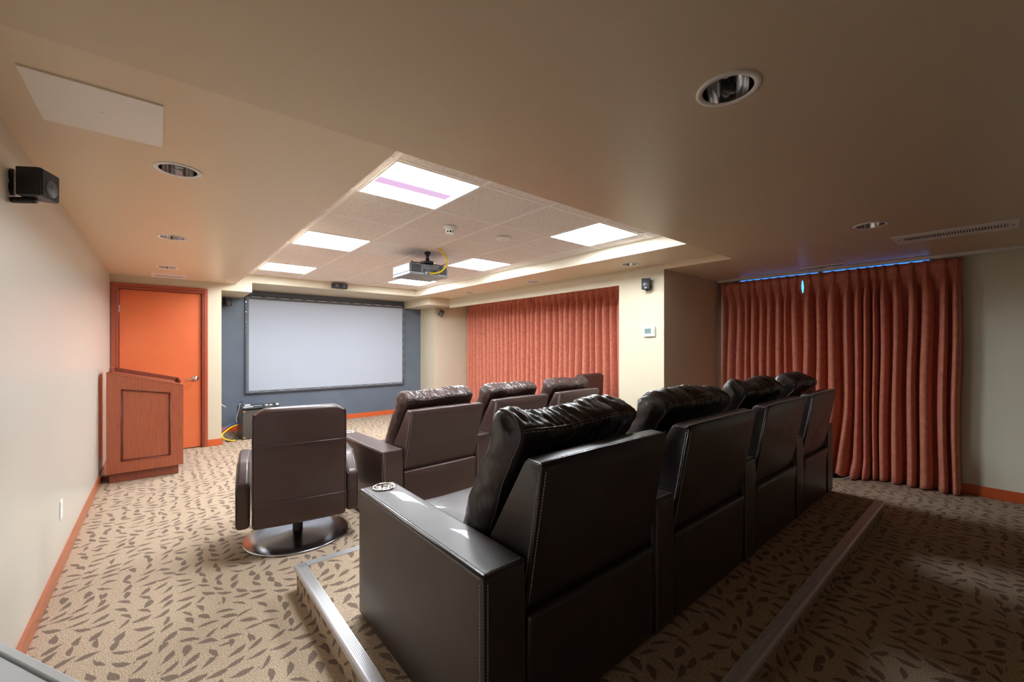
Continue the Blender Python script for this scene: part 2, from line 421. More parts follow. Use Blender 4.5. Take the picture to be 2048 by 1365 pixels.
obj('door_frame', bm, M_DTRIM, d, bevel=0.004)
for z in (1.85, 1.05, 0.25):
    obj('hinge', boxes((-0.400, -0.384, 0.012, 0.034, z-0.045, z+0.045)), M_CHROME, d, bevel=0.002)
bm = bmesh.new(); lathe(bm, [(0, 0), (0.033, 0), (0.033, 0.012), (0.0, 0.012)], 24)
bmesh.ops.rotate(bm, verts=bm.verts, matrix=Matrix.Rotation(PI/2, 3, 'X')); bmesh.ops.translate(bm, verts=bm.verts, vec=(0.365, 0.03, 0.948))
tube(bm, [(0.365, 0.02, 0.948), (0.365, -0.035, 0.948)], 0.011)
tube(bm, [(0.372, -0.035, 0.949), (0.33, -0.037, 0.946), (0.27, -0.034, 0.937), (0.245, -0.03, 0.932)], 0.010)
obj('door_handle', bm, M_CHROME, d, smooth=True)

# ================================================================== PLATFORM
PX0, PX1, PY0, PY1, PZ = 0.575, 4.40, 0.62, 2.59, 0.143
pf = thing('seating_riser', 'low carpeted platform edged with ribbed metal strips under the nearer row of armchairs', 'platform', (0, 0, 0))
obj('deck', boxes((PX0+0.012, PX1-0.004, PY0+0.012, PY1-0.008, 0, PZ)), M_CARPET, pf, bevel=0.006)
def nosing(a, b_, inward):
    a = Vector(a); b_ = Vector(b_); inward = Vector(inward)
    bm = bmesh.new(); w_, t = 0.052, 0.004
    poly = [(0.012, -0.004), (0.0, -0.006), (-0.004, -0.012)]
    prof = [(w_, 0.0), (w_, t)]
    nr = 6
    for i in range(nr):
        u0 = w_-0.006-i*(w_-0.014)/nr; du = (w_-0.014)/nr
        prof += [(u0, t), (u0-du*0.15, t-0.0018), (u0-du*0.45, t-0.0018), (u0-du*0.6, t)]
    prof += [(0.004, t), (-0.002, t-0.002), (-0.005, -0.003), (-0.005, -0.024), (-0.002, -0.028), (0.003, -0.026), (0.004, 0.0)]
    rows = []
    for p in (a, b_):
        rows.append([bm.verts.new((p.x+inward.x*u, p.y+inward.y*u, p.z+v)) for u, v in prof])
    n = len(prof)
    for i in range(n): bm.faces.new((rows[0][i], rows[1][i], rows[1][(i+1) % n], rows[0][(i+1) % n]))
    bm.faces.new(rows[0]); bm.faces.new(rows[1][::-1])
    return bm
obj('edge_strip', nosing((PX0+0.006, PY0, PZ), (PX0+0.006, PY1, PZ), (1, 0)), M_ALU, pf)
obj('edge_strip', nosing((PX0, PY0+0.006, PZ), (PX1, PY0+0.006, PZ), (0, 1)), M_ALU, pf)
obj('edge_strip', nosing((PX0, PY1-0.002, PZ), (PX1, PY1-0.002, PZ), (0, -1)), M_ALU, pf)

# ================================================================== RECLINERS
ARM_W, ARM_D, ARM_H = 0.172, 0.967, 0.583
CUSH = [(0.430, 0.44), (0.428, 0.52), (0.416, 0.578), (0.392, 0.644), (0.335, 0.73), (0.268, 0.83), (0.215, 0.905), (0.190, 0.965),
        (0.182, 0.998), (0.170, 1.014), (0.145, 1.016), (0.105, 0.994), (0.070, 0.968), (0.062, 0.958), (0.072, 0.915), (0.113, 0.85), (0.165, 0.76),
        (0.212, 0.655), (0.235, 0.56), (0.25, 0.44)]
def resample(poly, n):
    P = [Vector((p[0], p[1], 0)) for p in poly]; P = P+[P[0]]
    L = [0]
    for a, b_ in zip(P, P[1:]): L.append(L[-1]+(b_-a).length)
    out = []
    for i in range(n):
        s = L[-1]*i/n; k = 0
        while L[k+1] < s: k += 1
        t = (s-L[k])/max(L[k+1]-L[k], 1e-9); out.append(P[k].lerp(P[k+1], t))
    # light smoothing
    for _ in range(1):
        out = [(out[i-1]+out[i]*2+out[(i+1) % n])/4 for i in range(n)]
    return out

def make_cushion(W, seed, nx=104, npf=110, wr=1.0):
    prof = resample(CUSH, npf)
    cy = sum(p.x for p in prof)/npf; cz = sum(p.y for p in prof)/npf
    bm = bmesh.new(); rings = []
    for i in range(nx+1):
        t = i/nx; u = abs(2*t-1)
        e = 1-(1-u)*W/2/0.028 if (1-u)*W/2 < 0.028 else 0       # 0..1 in the last 5 cm
        x = 0.024+(W-0.048)*t
        shr = 1-0.26*e**2.4
        ring = []
        for j, p in enumerate(prof):
            dy, dz = p.x-cy, p.y-cz
            v = Vector((x, cy+dy*(shr if e else 1), cz+dz*(1-(1-shr)*0.28)))
            # broad sag along the top, plump corners
            top = max(0, (p.y-0.9)/0.13)
            v.z += top*(0.009*math.cos(2*PI*t*1.0+seed) + 0.006*math.sin(9*t+seed*2) - 0.010*u**10)
            ring.append(v)
        rings.append(ring)
    # wrinkles along the outward direction
    vr = []
    for i, ring in enumerate(rings):
        row = []
        for j, v in enumerate(ring):
            a = ring[j-1]; b_ = ring[(j+1) % npf]
            tng = (b_-a).normalized(); nrm = Vector((0, tng.z, -tng.y))
            if nrm.dot(Vector((0, v.y-cy, v.z-cz))) < 0: nrm = -nrm
            q = Vector((v.x*6.5+seed*7, v.y*9+v.x*2.2, v.z*11-v.x*2))
            d1 = noise.noise(q)*0.014
            wx = v.x+0.03*noise.noise(Vector((v.x*5, v.z*5, seed)))
            q2 = Vector((wx*26+v.y*16+seed*3, v.y*9-v.x*5, v.z*13+v.x*3))
            d2 = (0.35-abs(noise.noise(q2)))*0.017
            q3 = Vector((wx*58+seed-v.y*20, v.y*30+v.x*15, v.z*34))
            d3 = (0.35-abs(noise.noise(q3)))*0.0075
            near_top = 0.50+0.75*max(0, min(1, (v.z-0.90)/0.08))
            row.append(bm.verts.new(v+nrm*(d1+(d2+d3)*near_top)*wr))
        vr.append(row)
    for a, b_ in zip(vr, vr[1:]):
        for j in range(npf): bm.faces.new((a[j], b_[j], b_[(j+1) % npf], a[(j+1) % npf]))
    H, MS = npf//2, 7
    for row, sg in ((vr[0], -1), (vr[-1], 1)):      # plump side panels, front edge paired with rear edge
        prev = None
        for j in range(1, H):
            a, b_ = row[j], row[npf-j]
            line = [a]
            for q in range(1, MS):
                k = q/MS; v = a.co.lerp(b_.co, k)
                bul = 4*k*(1-k)*min(1, (a.co-b_.co).length/0.09)
                wv = (0.35-abs(noise.noise(Vector((v.y*7+seed, v.z*30+v.y*14, seed)))))*0.016 + (0.35-abs(noise.noise(Vector((v.y*20, v.z*62+v.y*25, seed)))))*0.005
                v.x += sg*(0.010*bul + wv*min(1, bul*1.6))
                line.append(bm.verts.new(v))
            line.append(b_)
            if prev:
                for q in range(MS): bm.faces.new((prev[q], prev[q+1], line[q+1], line[q]))
            else:
                bm.faces.new([row[0]]+line)
            prev = line
        bm.faces.new(prev+[row[H]]) if npf % 2 == 0 else bm.faces.new(prev+[row[H+1], row[H]])
    # seam lines follow the profile points
    js = min(range(npf), key=lambda j: (prof[j].x-0.066)**2+(prof[j].y-0.966)**2)
    jt = min(range(npf), key=lambda j: (prof[j].x-0.182)**2+(prof[j].y-1.0)**2)
    jb = min(range(npf), key=lambda j: (prof[j].x-0.24)**2+(prof[j].y-0.56)**2)
    return bm, [v.co.copy() for v in [r[js] for r in vr]], vr, js, jt, jb

def puff(seed, amp=0.004, f=3.0):
    def g(q):
        n = noise.noise(Vector((q.x*f+seed, q.y*f, q.z*f)))
        n2 = noise.noise(Vector((q.x*14+seed, q.y*14, q.z*14)))
        return q+Vector((0, 0, 1))*(n*amp+n2*amp*0.25)
    return g

def make_recliner(label, loc, rz, W, left_arm, lm, seed, group, lean=0.0, detail=True, name='recliner_armchair'):
    t = thing(name, label, 'armchair', loc, rz, group)
    # arms
    arms = ([-ARM_W] if left_arm else [])+[W]
    for k, ax in enumerate(arms):
        bm = bmesh.new()
        g = puff(seed+k, 0.002)
        rbox(bm, ax+0.001, ax+ARM_W-0.001, 0, ARM_D, 0.012, ARM_H, 0.013, (5, 22, 14), (0.004, 0.004, 0.003), g)
        a = obj('arm', bm, lm, t, smooth=True)
        cx, cy = ax+ARM_W*0.56, 0.905
        cut(a, cyl_bm([(cx, cy)], 0.043, 0.50, 0.62, 32))
        for p in a.data.polygons: p.use_smooth = True
        try: a.data.set_sharp_from_angle(angle=0.7)
        except Exception: pass
        bm = bmesh.new()
        lathe(bm, [(0.044, ARM_H-0.001), (0.0545, ARM_H+0.001), (0.0545, ARM_H+0.006), (0.047, ARM_H+0.008), (0.042, ARM_H+0.005), (0.0415, ARM_H-0.005), (0.039, ARM_H-0.074), (0, ARM_H-0.074)], 40, (cx, cy, 0))
        obj('cup_holder', bm, M_CHROME, a, smooth=True)
        if detail:
            x0, x1 = ax+0.004, ax+ARM_W-0.004
            e = 0.0025
            bm = bmesh.new()
            zt = ARM_H+0.001
            for (dx, dz) in ((0.012, e-0.001), (-0.003, -0.012)):
                stitches([(x0+dx if dx > 0 else x0-0.003, 0.014, zt+dz), (x0+dx if dx > 0 else x0-0.003, ARM_D-0.014, zt+dz)], bm=bm)
            stitches([(x0+0.012, 0.012, zt+0.001), (x1-0.012, 0.012, zt+0.001)], bm=bm)
            stitches([(x0-0.0035, 0.014, 0.03), (x0-0.0035, 0.014, ARM_H-0.015)], bm=bm)
            stitches([(x0+0.014, -0.0015, 0.03), (x0+0.014, -0.0015, ARM_H-0.015)], bm=bm)
            obj('stitching', bm, M_STITCH, a)
            bm = bmesh.new()
            tube(bm, [(x0+0.001, 0.006, ARM_H-0.005), (x0+0.001, ARM_D-0.006, ARM_H-0.005)], 0.0035, 8, 1)
            tube(bm, [(x0+0.003, 0.002, 0.02), (x0+0.003, 0.002, ARM_H-0.01)], 0.003, 8, 1)
            obj('piping', bm, lm, a, smooth=True)
    # lower body and front panel
    bm = bmesh.new(); g = puff(seed+5, 0.001)
    def rear(q):
        s = max(0, min(1, (q.z-0.30)/0.10))
        return Vector((q.x, q.y-0.012*s if q.y < 0.2 else q.y, q.z))
    rbox(bm, 0.006, W-0.006, 0.004, 0.30, 0.012, 0.400, 0.016, (10, 4, 8), (0, 0.006, 0), rear)
    obj('rear_panel', bm, lm, t, smooth=True)
    bm = bmesh.new(); box(bm, 0.01, W-0.01, 0.28, 0.90, 0.03, 0.30)
    obj('base', bm, M_BLACK, t)
    bm = bmesh.new(); rbox(bm, 0.008, W-0.008, 0.90, 0.955, 0.05, 0.36, 0.02, (8, 3, 8), (0, 0.012, 0))
    obj('footrest', bm, lm, t, smooth=True)
    bm = bmesh.new(); rbox(bm, 0.006, W-0.006, 0.36, 0.985, 0.295, 0.452, 0.04, (14, 14, 3), (0, 0.01, 0.022), puff(seed+9, 0.006, 5))
    obj('seat', bm, lm, t, smooth=True)
    # back shell (leaning trapezoid)
    bk = bpy.data.objects.new('backrest', None)
    ln = lean
    def L(y, z):       # extra recline about the crease
        dz = max(0, z-0.40); a_ = ln
        return (y-dz*math.sin(a_), 0.40+dz*math.cos(a_)+(y)*math.sin(a_)*0.4) if z > 0.40 and ln else (y, z)
    prof = [(0.024, 0.404), (0.016, 0.43), (-0.062, 0.872), (-0.056, 0.885), (0.006, 0.889), (0.020, 0.878), (0.205, 0.575), (0.285, 0.402)]
    prof = [L(*p) for p in prof]
    bm = bmesh.new(); nx = 16; rings = []
    npr = 8; dense = []
    for a, b_ in zip(prof, prof[1:]+prof[:1]):
        nseg = max(1, int((Vector(b_)-Vector(a)).length/0.04))
        for s in range(nseg): dense.append((a[0]+(b_[0]-a[0])*s/nseg, a[1]+(b_[1]-a[1])*s/nseg))
    cy = sum(p[0] for p in dense)/len(dense); cz = sum(p[1] for p in dense)/len(dense)
    xs = [0.006, 0.0075, 0.011, 0.017]+[0.017+(W-0.034)*i/nx for i in range(1, nx)]+[W-0.017, W-0.011, W-0.0075, W-0.006]
    for x in xs:
        e = max(0, 1-min(x-0.006, W-0.006-x)/0.011); s = 1-0.03*(1-math.sqrt(max(0, 1-e*e)))
        bul = (1-((2*(x/W)-1))**2)
        row = []
        for (y, z) in dense:
            yy = cy+(y-cy)*s; zz = cz+(z-cz)*s
            rearw = 1 if y < -0.005-(z-0.45)*0.05 and z < 0.86 else 0
            yy -= 0.004*bul*rearw; 
            if z > 0.87: zz += 0.004*bul+0.002*noise.noise(Vector((x*9+seed, 0, 0)))
            row.append(bm.verts.new((x, yy, zz)))
        rings.append(row)
    n = len(dense)
    for a, b_ in zip(rings, rings[1:]):
        for j in range(n): bm.faces.new((a[j], b_[j], b_[(j+1) % n], a[(j+1) % n]))
    bm.faces.new(rings[0]); bm.faces.new(rings[-1][::-1])
    back = obj('backrest', bm, lm, t, smooth=True)
    try: back.data.set_sharp_from_angle(angle=0.55)
    except Exception: pass
    b0, b1 = prof[1], prof[2]
    bm = bmesh.new()
    def off(p, o_): return (p[0]+o_, p[1])
    for xx in (0.006,):
        stitches([(xx-0.001, b0[0]+0.012, b0[1]), (xx-0.001, b1[0]+0.013, b1[1]-0.002)], bm=bm)
        stitches([(xx+0.012, b0[0]-0.003, b0[1]), (xx+0.012, b1[0]-0.0035, b1[1]-0.002)], bm=bm)
    stitches([(0.02, prof[3][0]+0.004, prof[3][1]+0.004), (W*0.3, prof[3][0]+0.004, prof[3][1]+0.0065), (W*0.7, prof[3][0]+0.004, prof[3][1]+0.0065), (W-0.02, prof[3][0]+0.004, prof[3][1]+0.004)], bm=bm)
    stitches([(0.0045, b1[0]+0.016, b1[1]+0.008), (0.0045, prof[4][0], prof[4][1]-0.008)], bm=bm)
    obj('stitching', bm, M_STITCH, back)
    bm = bmesh.new()
    tube(bm, [(0.0085, b0[0]+0.002, b0[1]), (0.0085, b1[0]+0.0025, b1[1])], 0.004, 8, 1)
    tube(bm, [(0.008, prof[3][0]+0.001, prof[3][1]), (W-0.008, prof[3][0]+0.001, prof[3][1])], 0.004, 8, 1)
    obj('piping', bm, lm, back, smooth=True)
    # loose back cushion
    bm, seam, vr, js, jt, jb = make_cushion(W, seed)
    side = [r.co.copy() for r in vr[2]]
    m_ = len(side)
    if ln:
        for v in bm.verts:
            y, z = L(v.co.y, v.co.z); v.co.y, v.co.z = y, z
        seam = [Vector((p.x, *L(p.y, p.z))) for p in seam]; side = [Vector((p.x, *L(p.y, p.z))) for p in side]
    cu = obj('back_cushion', bm, lm, t, smooth=True)
    bm = bmesh.new()
    tube(bm, [p+Vector((0, -0.001, 0)) for p in seam[3:-3:2]], 0.0035, 6, 1)
    rng = []
    j = js; 
    step = 1 if ((jb-js) % m_) < m_/2 else -1
    while j != jb: rng.append(j); j = (j+step) % m_
    tube(bm, [side[j]+Vector((-0.002, 0, 0)) for j in rng], 0.0035, 6, 1)
    rng = []; j = jt; step = 1 if ((js-jt) % m_) < m_/2 else -1
    while j != js: rng.append(j); j = (j+step) % m_
    tube(bm, [side[j]+Vector((-0.001, 0, 0)) for j in rng+[js]], 0.0035, 6, 1)
    obj('piping', bm, M_PIPE, cu, smooth=True)
    bm = bmesh.new()
    stitches([p+Vector((0, -0.0032, -0.007)) for p in seam[3:-3:4]], bm=bm)
    stitches([p+Vector((0, 0.008, 0.006)) for p in seam[3:-3:4]], bm=bm)
    obj('stitching', bm, M_STITCH, cu)
    return t

starts = [0.696, 1.590, 2.530, 3.430, 4.225]
labs = ['nearest black leather armchair on the platform with a steel cup holder in its outer arm',
        'black leather recliner on the platform, second from the camera beside the nearest armchair',
        'black leather recliner on the platform, third from the camera, between second and curtain-end seats',
        'black leather recliner on the platform at the row end closest to the terracotta curtain']
for i in range(4):
    x = starts[i]+ARM_W
    make_recliner(labs[i], (x, 0.955, PZ), 0, starts[i+1]-x, i == 0, M_LEA, 3.1*i+1, 'black leather recliners on the platform')
labs2 = ['brown leather recliner on the carpet beside the swivel chair with the round steel base',
         'brown leather recliner on the carpet in the middle of the row before the screen',
         'brown leather recliner on the carpet at the row end before the tall high-backed chair']
fr = math.radians(2.5)
o0 = Vector((1.278, 3.02, 0)); dirx = Vector((math.cos(fr), math.sin(fr), 0))
for i in range(3):
    W = 0.715
    p = o0+dirx*(ARM_W+i*(W+ARM_W))
    make_recliner(labs2[i], (p.x, p.y, 0), fr, W, i == 0, M_LEAF, 2.3*i+20, 'brown leather recliners on the carpet', lean=0.10 if i == 0 else 0.0)

# ================================================================== SWIVEL CHAIRS
def make_swivel(label, loc, rz):
    t = thing('swivel_armchair', label, 'chair', loc, rz, 'brown leather swivel chairs at the ends of the front row')
    bm = bmesh.new(); lathe(bm, [(0, 0.0), (0.338, 0.0), (0.345, 0.004), (0.345, 0.010), (0.338, 0.014), (0.25, 0.022), (0.12, 0.030), (0.06, 0.038), (0, 0.040)], 72)
    obj('base_plate', bm, M_STEEL, t, smooth=True)
    bm = bmesh.new(); lathe(bm, [(0.036, 0.034), (0.034, 0.05), (0.032, 0.30), (0, 0.30)], 24)
    obj('column', bm, M_BLACK, t, smooth=True)
    bm = bmesh.new(); rbox(bm, -0.265, 0.265, -0.22, 0.33, 0.27, 0.46, 0.045, (10, 10, 4), (0, 0.01, 0.03))
    obj('seat', bm, M_LEAF, t, smooth=True)
    # back: tall slab with rounded top corners
    def fb(q):
        lean = (q.z-0.22)*-0.045
        k = max(0, (q.z-0.90)/0.075)
        x = q.x*(1-0.05*k*k)
        curve = 0.02*(1-(q.x/0.28)**2)
        z = q.z-0.034*(max(0, abs(q.x)/0.28-0.80)/0.20)**1.5*max(0, min(1, (q.z-0.93)/0.045))
        return (x, q.y+lean-curve*0.6, z)
    bm = bmesh.new(); rbox(bm, -0.282, 0.282, -0.33, -0.215, 0.205, 0.978, 0.022, (14, 4, 20), (0, 0.006, 0.004), fb)
    b_ = obj('backrest', bm, M_LEAF, t, smooth=True)
    for z in (0.745, 0.37):
        bm = bmesh.new()
        pts = [fb(Vector((x, -0.3395, z))) for x in [(-0.275+0.55*i/12) for i in range(13)]]
        tube(bm, pts, 0.0022, 6, 1)
        obj('seam', bm, M_PIPE, b_, smooth=True)
    bm = bmesh.new()
    pts = [(-0.276, 0.24), (-0.276, 0.90), (-0.264, 0.922), (-0.235, 0.950), (0.235, 0.950), (0.264, 0.922), (0.276, 0.90), (0.276, 0.24)]
    tube(bm, [fb(Vector((x, -0.3265, z))) for x, z in pts], 0.004, 6, 3)
    obj('piping', bm, M_PIPE, b_, smooth=True)
    for s in (-1, 1):
        prof = [(-0.27, 0.20), (-0.292, 0.24), (-0.297, 0.455), (-0.285, 0.49), (-0.12, 0.592), (-0.08, 0.602), (0.30, 0.602), (0.335, 0.58), (0.34, 0.24), (0.31, 0.20)]
        bm = bmesh.new(); prism(bm, prof, s*0.292, s*0.372, 'x')
        a = obj('arm', bm, M_LEAF, t, bevel=0.026, seg=4)
        bm = bmesh.new()
        for xx in (0.300, 0.366):
            tube(bm, [(s*xx, y-0.002 if y < 0 else y, z+0.0) for y, z in [(-0.283, 0.23), (-0.292, 0.445), (-0.278, 0.483), (-0.12, 0.583), (-0.07, 0.596), (0.28, 0.596)]], 0.003, 6, 3)
        obj('piping', bm, M_PIPE, a, smooth=True)
    return t
make_swivel('dark brown leather swivel chair on a round steel base beside the platform corner', (0.772, 3.36, 0), -math.radians(9.3))
make_swivel('tall brown leather chair half hidden behind the far end of the middle row', (4.50, 4.02, 0), math.radians(6)).scale = (1, 1, 1.025)

# ================================================================== CURTAINS
def sstep(t): t = max(0, min(1, t)); return t*t*(3-2*t)
def curtain(label, x, pleats, y0, y1, z0, z1, amp, seed, group, warp=None, hem=False):
    """pleats: sorted list of y. the room lies towards -x"""
    t = thing('curtain', label, 'curtain', (x, (y0+y1)/2, 0), 0, group)
    oy = (y0+y1)/2
    ys = [y0]
    edges = [y0]+[(a+b_)/2 for a, b_ in zip(pleats, pleats[1:])]+[y1]
    rnd = random.Random(seed)
    A = [0.80+0.35*rnd.random() for _ in pleats]
    wd = [0.85+0.5*rnd.random() for _ in pleats]
    cols = []
    K = 22
    for i, p in enumerate(pleats):
        for k in range(K):
            s = k/K
            y = edges[i]+(edges[i+1]-edges[i])*s
            u = (y-p)/(p-edges[i]) if y < p else (y-p)/(edges[i+1]-p)
            cols.append((y, u, i))
    cols.append((y1, 1.0, len(pleats)-1))
    NZ = 56
    bm = bmesh.new(); grid = []
    for r in range(NZ+1):
        f = r/NZ; z = z1-(z1-z0)*f
        h = z1-z
        drop = sstep((h-0.07)/0.30)
        row = []
        for (y, u, i) in cols:
            pin = 0.050*math.exp(-(u/0.24)**2)*(1-0.35*math.exp(-(u/0.06)**2))
            if h < 0.09: pin *= (1.0-0.7*math.exp(-((h-0.088)/0.025)**2))*1.0
            ul = min(1.0, abs(u)/(0.52+0.19*wd[i]*(0.7+0.3*f)))
            body = 2.0*(1-ul**2.3)**0.75-1.0 + 0.12*u*math.sin(i*5.1+seed)
            fold = amp*A[i]*body
            off = pin*(1-drop)+fold*drop
            off += 0.012*noise.noise(Vector((y*5+seed, z*0.9, 0)))*drop
            yy = y+0.028*drop*noise.noise(Vector((y*3.5+seed*2, z*0.8, 3)))
            # omega shape: fronts wider than necks
            yy += 0.20*(edges[i+1]-edges[i])*math.sin(u*PI)*drop*(0.18+0.25*math.sin(i*2.3+seed))
            p = Vector((-off, yy-oy, z))
            if warp: p = warp(p, y, z, u)
            row.append(bm.verts.new(p))
        grid.append(row)
    for a, b_ in zip(grid, grid[1:]):
        for j in range(len(a)-1): bm.faces.new((a[j], a[j+1], b_[j+1], b_[j]))
    o = obj('drape', bm, M_CURT, t, smooth=True, solid=0.004)
    # stitched pinch at every pleat
    if hem:
        bm = bmesh.new(); pts = [v for v in hem]
        tube(bm, pts, 0.004, 6, 3); obj('lining_edge', bm, M_HEM, t, smooth=True)
    return t

def spread(y0, y1, n, seed, j=0.25):
    r = random.Random(seed); s = (y1-y0)/n
    return sorted(y0+s*(i+0.5)+s*j*(r.random()-0.5) for i in range(n))

XCU = 5.66
# near window: two panels
P2R = [0.30, 0.373, 0.505, 0.60, 0.714, 0.809, 0.871, 0.935, 1.009, 1.098, 1.229, 1.347, 1.447]
def warpR(p, y, z, u):
    # lower corner kicked out on the floor near the split
    g = math.exp(-((y-1.23)/0.14)**2); low = sstep((0.95-z)/0.95)
    p.x -= 0.34*g*low**1.2
    p.y += 0.10*low**2*math.exp(-((y-1.35)/0.25)**2)*(1 if y > 1.2 else 0.4)
    g2 = math.exp(-((y-1.02)/0.10)**2); p.x -= 0.13*g2*sstep((0.22-z)/0.2)
    p.z += 0.045*math.exp(-((y-1.12)/0.035)**2)*sstep((0.14-z)/0.14)
    # slight pull back of the panel edge below the header, leaving a slit of daylight
    p.y -= 0.032*math.exp(-((z-2.075)/0.085)**4)*sstep((y-1.42)/0.1)
    return p
curtain('terracotta velvet curtain bunched onto the floor, next to bare olive wall', XCU, P2R, 0.262, 1.535, 0.012, 2.205, 0.084, 3, 'velvet curtains of the near window', warpR,
        hem=[(-0.33, 0.19+0.1, 0.02), (-0.345, 0.26, 0.013), (-0.30, 0.20, 0.013), (-0.25, 0.12, 0.05)])
def warpL(p, y, z, u):
    p.y += 0.020*math.exp(-((z-2.075)/0.085)**4)*sstep((1.62-y)/0.1)
    return p
curtain('terracotta velvet curtain between the plain column side and the slit of blue daylight', XCU, spread(1.525, 2.43, 10, 5), 1.505, 2.43, 0.012, 2.205, 0.072, 9, 'velvet curtains of the near window', warpL)
# far window: two panels behind the fascia
XCF = 5.05
curtain('terracotta velvet curtain hanging against the column with the thermostat', XCF, spread(3.10, 5.45, 18, 2), 3.10, 5.45, 0.012, 2.283, 0.070, 14, 'velvet curtains of the far window')
def warpF(p, y, z, u):
    return p
curtain('terracotta velvet curtain closest to the screen wall, beside the corner speaker', XCF, spread(5.47, 7.46, 17, 8), 5.47, 7.46, 0.012, 2.283, 0.068, 21, 'velvet curtains of the far window', warpF)
# ceiling tracks
bm = boxes((XCU-0.028, XCU+0.022, -1.3, 2.46, Z1-0.024, Z1)); box(bm, XCU-0.022, XCU-0.016, -1.3, 2.46, Z1-0.028, Z1-0.02)
tr = obj('curtain_track', bm, M_WPLASTIC); tagp(tr, 'long white curtain track on the ceiling above the near window curtains', 'curtain track')
for y in (0.05, 0.085, 0.12):
    obj('glider', boxes((XCU-0.008, XCU+0.006, y-0.004, y+0.004, Z1-0.048, Z1-0.024)), M_WPLASTIC, tr)
bm = boxes((XCF-0.015, XCF+0.015, 3.08, 7.47, 2.285, 2.307))
tr = obj('curtain_track', bm, M_WPLASTIC); tagp(tr, 'white curtain track behind the fascia above the far window curtains', 'curtain track')
for y in (3.3, 4.1, 4.87, 5.6, 6.4): obj('track_bracket', boxes((XCF-0.008, XCF+0.008, y-0.01, y+0.01, 2.300, ZS)), M_WPLASTIC, tr)

# ================================================================== SCREEN
sc = thing('projection_screen', 'large white projection screen laced in a dark frame on the slate wall', 'projection screen', (2.46, YS, 0))
X0, X1, S0, S1 = 1.057-2.46, 3.860-2.46, 0.591, 2.228
for (a, b_, c_, d_) in ((X0, X1, S0, S0+0.022), (X0, X1, S1-0.022, S1), (X0, X0+0.022, S0+0.022, S1-0.022), (X1-0.022, X1, S0+0.022, S1-0.022)):
    obj('frame', boxes((a, b_, -0.045, 0.0, c_, d_)), M_SFRAME2, sc, bevel=0.003)
obj('screen_cloth', boxes((1.114-2.46, 3.821-2.46, -0.034, -0.028, 0.640, 2.160)), M_SCREEN, sc)
bm = bmesh.new(); yb = -0.030
box(bm, X0+0.022, 1.114-2.46, yb, yb+0.01, S0+0.022, S1-0.022); box(bm, 3.821-2.46, X1-0.022, yb, yb+0.01, S0+0.022, S1-0.022)
box(bm, 1.114-2.46, 3.821-2.46, yb, yb+0.01, S0+0.022, 0.640); box(bm, 1.114-2.46, 3.821-2.46, yb, yb+0.01, 2.160, S1-0.022)
obj('border', bm, M_SFRAME, sc)
# scalloped edge: pale crescents between the pull points
def crescents(n, a0, a1, base, depth, flip, thick, m_, nm, vertical=False):
    for i in range(n):
        bm = bmesh.new()
        s0 = a0+(a1-a0)*i/n+0.012; s1 = a0+(a1-a0)*(i+1)/n-0.012
        outer, inner = [], []
        for k in range(9):
            u = k/8; s = s0+(s1-s0)*u; c_ = 4*u*(1-u)
            outer.append((s, base+flip*depth*c_)); inner.append((s, base+flip*(depth-thick)*c_*0.9 - flip*0.0))
        for k in range(8):
            q = [outer[k], outer[k+1], inner[k+1], inner[k]]
            vs = []
            for yy in (-0.0485, -0.041):
                vs.append([bm.verts.new((a, yy, b_) if not vertical else (b_, yy, a)) for a, b_ in q])
            try:
                bm.faces.new(vs[0]); bm.faces.new(vs[1][::-1])
                for e in range(4): bm.faces.new((vs[0][e], vs[1][e], vs[1][(e+1) % 4], vs[0][(e+1) % 4]))
            except ValueError: pass
        obj(nm, bm, m_, sc)
crescents(14, X0+0.05, X1-0.03, S0+0.014, 0.028, 1, 0.011, M_LACE, 'lacing')
crescents(14, X0+0.05, X1-0.03, S0+0.006, 0.040, 1, 0.006, M_SFRAME2, 'scalloped_hem')
crescents(13, X0+0.06, X1-0.03, S1-0.016, 0.018, -1, 0.010, M_LACE, 'lacing')
crescents(13, X0+0.06, X1-0.03, S1-0.045, 0.012, -1, 0.006, M_SFRAME2, 'scalloped_hem')
crescents(9, S0+0.10, S1-0.05, X1-0.010, 0.010, -1, 0.004, M_LACE, 'lacing', True)
for i in range(9):
    z = S0+0.20+i*0.165; obj('snap', boxes((X0+0.010, X0+0.022, -0.052, -0.044, z-0.006, z+0.006)), M_STEEL, sc)

# ================================================================== CEILING FITTINGS
def downlight(x, y, z, label, group):
    t = thing('recessed_downlight', label, 'ceiling light', (x, y, z), random.random()*3, group)
    bm = bmesh.new(); lathe(bm, [(0.0765, 0.002), (0.078, -0.004), (0.092, -0.0065), (0.0985, -0.004), (0.0985, 0.001), (0.086, 0.001)], 56)
    obj('trim_ring', bm, M_WMETAL, t, smooth=True)
    bm = bmesh.new(); lathe(bm, [(0.0765, -0.003), (0.0745, 0.03), (0.070, 0.075), (0.062, 0.125), (0.058, 0.13), (0.0, 0.131)], 56)
    obj('reflector', bm, M_CHROME, t, smooth=True)
    bm = bmesh.new()
    lathe(bm, [(0.03, 0.129), (0.03, 0.112), (0, 0.112)], 20)
    for s in (-1, 1): tube(bm, [(s*0.014, -0.012, 0.115), (s*0.014, -0.012, 0.062), (s*0.014, 0.0, 0.05), (s*0.014, 0.012, 0.062), (s*0.014, 0.012, 0.115)], 0.0065, 8, 4)
    obj('lamp', bm, M_WPLASTIC, t, smooth=True)
g = 'recessed chrome downlights'
for (x, y), l in zip(DL_NEAR, ('large recessed chrome downlight in the low ceiling nearest the camera', 'recessed chrome downlight beside the long ceiling grille near the right curtain')):
    downlight(x, y, Z1, l, g)
